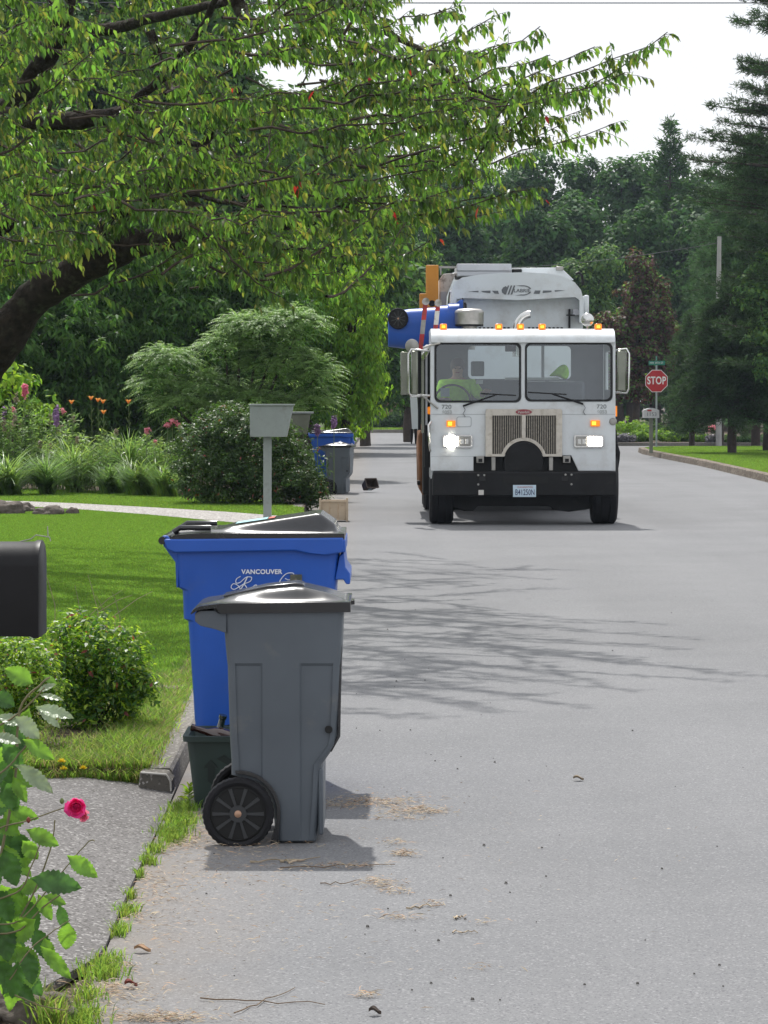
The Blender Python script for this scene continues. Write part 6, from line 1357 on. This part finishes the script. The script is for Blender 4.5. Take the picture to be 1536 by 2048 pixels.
for (px, D, W, n, h, m, hd, lab) in ((-20, 50, 1.6, 60, 1.55, 'strap_dark', [('seed', 9, .25, .035, 0), ('purple_fl', 2, .3, .04, 0)], 'tall leafy perennial with pale plumes at the far left of the border'),
                                   (70, 50.5, 1.3, 56, 1.35, 'strap_dark', [('seed', 10, .22, .03, 0), ('pink_fl', 2, .1, .03, 0)], 'tall leafy perennial with pale plumes beside the lupin'),
                                   (160, 49.5, 1.3, 60, 1.0, 'strap', [('seed', 4, .16, .02, 0)], 'upright leafy perennial below the orange lilies'),
                                   (255, 49.2, 1.2, 56, .95, 'strap', [('pink_fl', 1, .05, .02, 0)], 'upright leafy perennial in the middle of the border'),
                                   (335, 48.6, .9, 40, .85, 'strap_dark', None, 'upright leafy perennial touching the dark bush'),
                                   (185, 48.4, .8, 30, .75, 'strap_dark', None, 'dark leaved perennial between the strap leaved clumps')):
    uprights('perennial', lab, P(px, 900, D).x, D, W, n, h, m, heads=hd, group='leafy perennials in the border')
tree('young_tree', 'thin sapling with large green leaves at the left edge above the border', 'tree', P(25, 900, 51.5).x, 51.5, [((0, 0, 1.9), (.45, .4, .4)), ((-.35, 0, 1.5), (.4, .4, .4)), ((.35, 0, 1.35), (.4, .3, .35))], (.02, .0), ['bright'], 46, 12, .13, .16, z0=LZ, aspect=.6, droop=.3)
def lily(px, py, D, label):
    t = P(px, py, D); root = empty('orange_lily', (t.x, D, LZ), label, 'flower', 0, 'orange lilies above the border'); H = t.z-LZ
    MB().tube([(-.05, 0, 0), (.02, 0, H*.6), (0, 0, H-.04)], [.006, .005, .004], 4).build('stem', M['stem'], root)
    n = 6; a = np.arange(n)*2*math.pi/n; d = np.stack([np.cos(a)*.6, np.sin(a)*.6, np.full(n, 1.0)], 1); p = np.tile(np.array([0, 0, H-.05]), (n, 1))
    bulk('petals', place_leaves(p, d, np.tile(np.array([0, 0, 1.]), (n, 1))+d*.2, np.full(n, .10), np.full(n, .05)), LEAF6[1], M['orange_fl'], root)
    for k in range(3): MB().tube([(0, 0, H*(.7+.06*k)), (.04*(-1)**k, 0, H*(.76+.06*k))], [.004, .008], 5).build('bud', M['stem'], root)
for (px, py, lab) in ((143, 803, 'small orange lily left of the others'), (182, 795, 'orange lily topmost of the cluster'), (196, 799, 'orange lily second in the cluster'), (206, 802, 'orange lily large in the middle of the cluster'), (207, 823, 'orange lily lowest of the cluster'), (257, 802, 'orange lily standing alone to the right')):
    lily(px, py, 49.8+random.uniform(-.3, .3), lab)
def spike(px, py, D, H, r, m, label, top):
    t = P(px, py, D); root = empty('lupin', (t.x, D, LZ), label, 'flower'); z = t.z-LZ
    MB().tube([(0, 0, 0), (0, 0, z)], [.008, .005], 5).build('stem', M['stem'], root)
    clump_leaves([((0, 0, z-H/2), (r, r, H/2))], 70, 10, .035, .7, .02, name='flower_spike', mats=[M[m]], parent=root)
spike(112, 812, 49.5, .34, .04, 'purple_fl', 'purple lupin spike in the left part of the border', 0)
spike(50, 768, 50.5, .22, .03, 'rose_pale', 'pale pink flower spike at the upper left of the border', 0)
spike(668, 832, 50, .22, .035, 'purple_fl', 'mauve flower spike above the far blue cart', 0)
spike(635, 850, 49, .16, .03, 'purple_fl', 'small mauve flower behind the olive mailbox', 0)
for (px, py, r, lab) in ((293, 861, .04, 'pink blossom left of the others by the dark bush'), (335, 850, .035, 'deep pink blossom beside the dark bush'), (345, 843, .04, 'pale pink blossom topmost by the dark bush'), (358, 851, .035, 'pale pink blossom touching the dark bush')):
    t = P(px, py, 47.6); root = empty('pink_flower', (t.x, 47.6, LZ), lab, 'flower', 0, 'pink blossoms in the border'); z = t.z-LZ
    MB().tube([(0, 0, 0), (0, 0, z)], [.008, .005], 5).build('stem', M['stem'], root); clump_leaves([((0, 0, z), (r, r, r*.7))], 8, 8, .045, .7, .02, name='petals', mats=[M['pink_fl']], parent=root)
# rocks on the lawn
def rock(px, py, D, w_, h, label):
    g = P(px, py, D); bm = bmesh.new(); bmesh.ops.create_icosphere(bm, subdivisions=4, radius=1)
    from mathutils import noise as nz_
    sd = random.uniform(0, 50)
    for v in bm.verts:
        f = 1+.35*nz_.noise(v.co*1.3+Vector((sd, 0, 0)))+.14*nz_.noise(v.co*4+Vector((sd, 0, 0))); v.co = Vector((v.co.x*w_*f, v.co.y*w_*.8*f, max(v.co.z, -.3)*h*f))
    me = bpy.data.meshes.new('rock'); bm.to_mesh(me); bm.free(); me.polygons.foreach_set('use_smooth', [True]*len(me.polygons))
    o = link('rock', me, M['rock'], None, (g.x, D, LZ)); return tag(o, label, 'rock', 'dark rocks on the lawn')
rock(10, 1015, 39.6, .26, .20, 'largest dark rock at the left edge of the lawn'); rock(45, 1010, 40.3, .18, .13, 'dark rock just behind the largest one'); rock(98, 1024, 39.3, .21, .12, 'low wide dark rock in the middle of the row'); rock(147, 1024, 39.5, .10, .09, 'smallest dark rock at the right end of the row')
# ---------------------------------------------------------------- near bushes
c = P(193, 1400, 13.7)
tree('azalea_bush', 'small round azalea bush with yellow green tips, right of the black mailbox', 'shrub', c.x, 13.7, [((0, 0, .30), (.20, .20, .22)), ((-.08, -.02, .36), (.14, .15, .19)), ((.13, 0, .24), (.15, .15, .17)), ((-.12, 0, .22), (.13, .15, .18)), ((.19, 0, .20), (.08, .1, .10)), ((.05, .05, .17), (.2, .16, .14)), ((0, -.04, .10), (.22, .18, .10))],
     None, ['azalea', 'azalea_tip', 'azalea_red'], 820, 12, .032, .034, z0=LZ, aspect=.40, up=.7, weights=[.62, .36, .02], shell=.70)
c = P(38, 1400, 13.0)
tree('azalea_bush', 'paler azalea bush at the left edge under the black mailbox', 'shrub', c.x, 13.0, [((0, 0, .30), (.17, .18, .20)), ((.07, -.02, .24), (.12, .14, .17)), ((-.1, 0, .27), (.15, .15, .20))], None, ['azalea_tip', 'azalea', 'azalea_red'], 620, 11, .024, .026, z0=LZ, aspect=.42, up=.7, weights=[.52, .46, .02], shell=.75)
b = MB()
sk = empty('grass_stalks', (-1.24, 13.95, LZ), 'thin dry grass stalks standing up behind the azalea bush', 'grass')
for (x0, y0, x1, y1) in ((165, 1250, 150, 1170), (200, 1240, 176, 1150), (215, 1240, 190, 1190), (240, 1235, 225, 1185), (180, 1230, 245, 1180), (195, 1225, 265, 1190), (230, 1230, 305, 1183), (250, 1290, 300, 1262), (110, 1210, 88, 1140), (305, 1350, 330, 1385)):
    a_, e_ = P(x0, y0, 13.9)-sk.location, P(x1, y1, 13.9)-sk.location; b.tube([Vector((a_.x, a_.y, a_.z-.1)), a_, a_.lerp(e_, .6)+Vector((0, 0, .01)), e_], [.002, .0018, .0014, .0008], 4)
b.build('stalks', M['seed'], sk)
# stone edging at the lawn corner
e1, e2 = G(270, 1381, LZ), G(375, 1392, LZ)
tag(MB().box(-1.75, -1.06, 15.35, 15.47, LZ-.02, LZ+.03).build('edging_strip', brownconc, bevel=.012), 'low weathered edging strip between the lawn and the rough verge', 'edging')
# dandelions
for (px, py, lab) in ((124, 1524, 'yellow dandelion uppermost of the three'), (127, 1539, 'yellow dandelion lowest left of the three'), (166, 1538, 'yellow dandelion right of the other two')):
    g = P(px, py, 12.19); root = empty('dandelion', (g.x, 12.19, .045), lab, 'flower', 0, 'dandelions in the rough verge'); z = g.z-.045
    MB().tube([(0, 0, 0), (0, 0, z)], .0015, 4).build('stem', M['stem'], root)
    n = 40; d = rand_unit(n); d[:, 2] = np.abs(d[:, 2])*.6+.15; bulk('petals', place_leaves(np.tile(np.array([0, 0, z]), (n, 1)), d, rand_unit(n), np.full(n, .019), np.full(n, .006), LEAF4), LEAF4[1], M['yellow_fl'], root)
# weed sprig at the kerb end
sp_ = empty('weed', (G(378, 1608, 0).x, G(378, 1608, 0).y, 0), 'leafy weed sprouting from the gutter at the kerb end', 'plant')
n = 22; a = rng.random(n)*6.28; zz = .01+.06*rng.random(n); d = np.stack([np.cos(a), np.sin(a)*.6, .3+.6*rng.random(n)], 1)
bulk('leaves', place_leaves(np.stack([0*a, 0*a, zz], 1), d, np.tile(np.array([0, 0, 1.]), (n, 1))+.1, .045*(.6+.6*rng.random(n)), np.full(n, .009)), LEAF6[1], M['azalea_tip'], sp_)
MB().tube([(0, 0, 0), (0, 0, .075)], [.003, .0015], 5).build('stem', M['stem'], sp_)
# ---------------------------------------------------------------- near rose and bramble at the lower left
def broad_leaf(mb, base_, d, nrm, L, W, pleat=.0, teeth=9, curl=.10):
    d = Vector(d).normalized(); nrm = Vector(nrm); s_ = nrm.cross(d).normalized(); nn = d.cross(s_).normalized(); base_ = Vector(base_)
    n = teeth*2; vs = []; cols = 7
    for i in range(n+1):
        t = i/n; hw = W/2*(math.sin(math.pi*t**.78))**.75*(1.0 if i % 2 == 0 else .82)
        for j in range(cols):
            u = (j/(cols-1)*2-1); tt = t+ .10*abs(u)*(1-t)*(0 if i in (0, n) else 1)
            h = -curl*L*t*t+.10*W*abs(u)+pleat*L*math.sin(t*math.pi*teeth*1.0-abs(u)*3.4)*abs(u)**.5*math.sin(math.pi*t)
            vs.append(base_+d*(tt*L)+s_*(u*hw)+nn*h)
    mb.add(vs, [(i*cols+j, i*cols+j+1, (i+1)*cols+j+1, (i+1)*cols+j) for i in range(n) for j in range(cols-1)])
def plant_leaves(root, name, items, m, pleat):
    for (px, py, D, ang_, L, W, tilt) in items:
        b = MB(); k = D/F; a = R(ang_); c_ = P(px, py, D)-root.location; d = Vector((math.cos(a), random.uniform(-.3, .3), math.sin(a))); Lm = L*k
        nrm = Vector((random.uniform(-.2, .2), -math.cos(R(tilt)), math.sin(R(tilt))+.1)); broad_leaf(b, c_-d*Lm*.5, d, nrm, Lm, W*k, pleat); b.build(name, M[m], root, smooth=70)
br = empty('bramble', (-1.10, 7.45, .03), 'leafy bramble with pleated pale and bright green leaves at the lower left edge', 'plant')
plant_leaves(br, 'leaf', [(110, 1424, 7.3, -12, 82, 34, 40), (98, 1436, 7.35, -38, 66, 30, 50), (56, 1456, 7.2, -42, 70, 44, 35), (102, 1394, 7.4, -8, 52, 20, 55), (22, 1440, 7.4, 160, 60, 34, 40), (72, 1558, 7.25, -34, 92, 38, 35), (60, 1545, 7.3, -25, 70, 30, 50), (14, 1478, 7.3, -10, 60, 32, 45), (93, 1375, 7.45, 25, 40, 18, 40)], 'paleleaf', .03)
plant_leaves(br, 'leaf', [(38, 1352, 7.3, 150, 64, 44, 15), (78, 1499, 7.2, -33, 78, 36, 20), (40, 1580, 7.3, -60, 60, 30, 25), (85, 1675, 7.2, -25, 74, 38, 20), (48, 1628, 7.35, -15, 62, 34, 20), (165, 1733, 7.15, -33, 76, 38, 15), (60, 1700, 7.3, -50, 50, 36, 25), (135, 1872, 7.1, -98, 56, 44, 10), (45, 1860, 7.2, -140, 74, 54, 15), (110, 1800, 7.3, -20, 50, 28, 30), (20, 1720, 7.4, -70, 60, 44, 20), (90, 1815, 7.2, -60, 60, 30, 20), (112, 1925, 7.0, -48, 96, 34, 20), (15, 1655, 7.4, -30, 60, 34, 20), (60, 1775, 7.4, 200, 60, 40, 30), (96, 1900, 7.2, -70, 54, 30, 15), (100, 1360, 7.5, -30, 36, 18, 30)], 'hazelleaf', .016)
plant_leaves(br, 'leaf', [(25, 1512, 7.35, -50, 66, 42, 20), (20, 1592, 7.35, -65, 70, 44, 20), (112, 1766, 7.15, -8, 104, 56, 30), (20, 1735, 7.3, -70, 80, 50, 20), (125, 1835, 7.25, -75, 56, 26, 20), (85, 1890, 7.25, -60, 80, 40, 20), (30, 1960, 7.1, -100, 80, 42, 20), (10, 1880, 7.2, -80, 90, 50, 20), (30, 1460, 7.45, -40, 60, 40, 25), (5, 1810, 7.3, -60, 80, 50, 20), (60, 1935, 7.2, -80, 70, 40, 20), (8, 1400, 7.5, -30, 50, 40, 20), (10, 1950, 7.3, -60, 80, 46, 20), (40, 1690, 7.5, -80, 60, 46, 20), (60, 1830, 7.45, -70, 76, 46, 20), (15, 1560, 7.5, -60, 70, 46, 20), (50, 1985, 7.15, -50, 60, 30, 20)], 'darkleaf', .02)
random.seed(91)
for kk, (mm, nn_) in enumerate((('darkleaf', 14), ('hazelleaf', 28))):
    plant_leaves(br, 'leaf', [(random.uniform(-30, 50)+(30 if y_ > 1640 else 0)*random.random(), y_, random.uniform(7.3, 7.65), random.choice((-1, 1))*random.uniform(10, 100)-20, random.uniform(50, 84), random.uniform(30, 50), random.uniform(5, 45)) for y_ in [random.uniform(1400, 1990) for _ in range(nn_)]], mm, .018)
cn = [([(-60, 2000), (0, 1720), (30, 1560), (40, 1420), (80, 1370), (100, 1355)], .0045, 7.4), ([(-40, 1900), (20, 1860), (60, 1800), (100, 1700), (110, 1640)], .003, 7.35), ([(-20, 1850), (40, 1840), (95, 1780), (170, 1690), (190, 1682)], .0022, 7.2), ([(0, 1450), (40, 1425), (90, 1375)], .003, 7.4),
      ([(-20, 1870), (40, 1860), (80, 1820), (120, 1790)], .0028, 7.2), ([(-10, 1800), (40, 1780), (60, 1740), (80, 1690)], .0025, 7.3), ([(20, 1960), (60, 1900), (110, 1860), (140, 1840)], .002, 7.1), ([(-20, 1560), (20, 1530), (60, 1480)], .003, 7.25), ([(30, 1990), (80, 2010), (130, 2020)], .002, 7.1)]
for pts, r, D in cn:
    b = MB(); limb(b, [P(x, y, D)-br.location for x, y in pts], [r*(1-.5*i/len(pts)) for i in range(len(pts))], 6, .001); b.build('cane', M['cane'], br, smooth=60)
b = MB(); b.tube([(0, 0, 0), (-.02, 0, .3), P(-60, 2000, 7.4)-br.location], .005, 6); b.build('cane', M['cane'], br, smooth=60)
ro = empty('rose', (-1.06, 7.3, .03), 'bright pink rose bloom on a thin stem at the lower left', 'flower')
b = MB(); limb(b, [(0, 0, 0), P(-60, 1800, 7.3)-ro.location, P(-20, 1672, 7.3)-ro.location, P(60, 1640, 7.28)-ro.location, P(138, 1612, 7.25)-ro.location], [.003, .0028, .0022, .0018, .0015], 6); b.build('stem', M['cane'], ro, smooth=60)
def bloom(px, py, D, r, n, mm, root):
    c_ = P(px, py, D)-root.location; k = D/F
    for i in range(n):
        t = i/n; a = i*2.4; b = MB(); rad = r*k*(.35+.65*t); lean_ = .25+.9*t
        d = Vector((math.cos(a)*lean_, -.55+.35*math.sin(a*1.3)-.2, math.sin(a)*lean_)).normalized(); nn = Vector((-math.cos(a), -.8, -math.sin(a)))
        broad_leaf(b, c_+Vector((math.cos(a), 0, math.sin(a)))*rad*.15, d, nn, rad*1.05, rad*1.25, .02, 3, -.35); b.build('petal', M[mm], root, smooth=70)
bloom(154, 1612, 7.22, 29, 26, 'rose', ro); bloom(167, 1630, 7.25, 20, 12, 'rose_pale', ro)
for (px, py) in ((57, 1640), (124, 1602)):
    c_ = P(px, py, 7.25)-ro.location; MB().lathe([(0, -.008), (.004, -.005), (.006, 0), (.003, .006), (0, .008)], c_, 'z', 10).build('bud', M['redleaf'] if px < 80 else M['stem'], ro, smooth=60)
# stone kerb end and weeds in the very corner
rr_ = rock(20, 2030, 7.75, .11, .055, 'rough grey stone at the very bottom left corner'); rr_.location.z = .03; rr_['group'] = 'x'; del rr_['group']
rr_.location = (G(40, 2040, .05).x, 7.70, .03)
vp = edge_dist_scatter([(-1.15, 7.9), (-.98, 7.85), (-.88, 7.7), (-.83, 7.55)], 700, .02)
tag(blades('grass', vp, .03, .05, .005, 1.0, None, mats=[M['weed'], M['drygrass'], M['lawn']], weights=[.4, .3, .3]), kind='stuff')
# ---------------------------------------------------------------- haze
hz = MB().box(-1600, 1600, -40, 2600, -1.03, 26).build('haze', None); hz.data.materials.clear()
hm = bpy.data.materials.new('haze'); hm.use_nodes = True; n_ = hm.node_tree; n_.nodes.clear(); ho = n_.nodes.new('ShaderNodeOutputMaterial'); hv = n_.nodes.new('ShaderNodeVolumePrincipled')
hv.inputs['Color'].default_value = (.68, .82, 1, 1); hv.inputs['Density'].default_value = .0002; hv.inputs['Anisotropy'].default_value = .3
n_.links.new(hv.outputs[0], ho.inputs['Volume']); hz.data.materials.append(hm); tag(hz, kind='stuff')
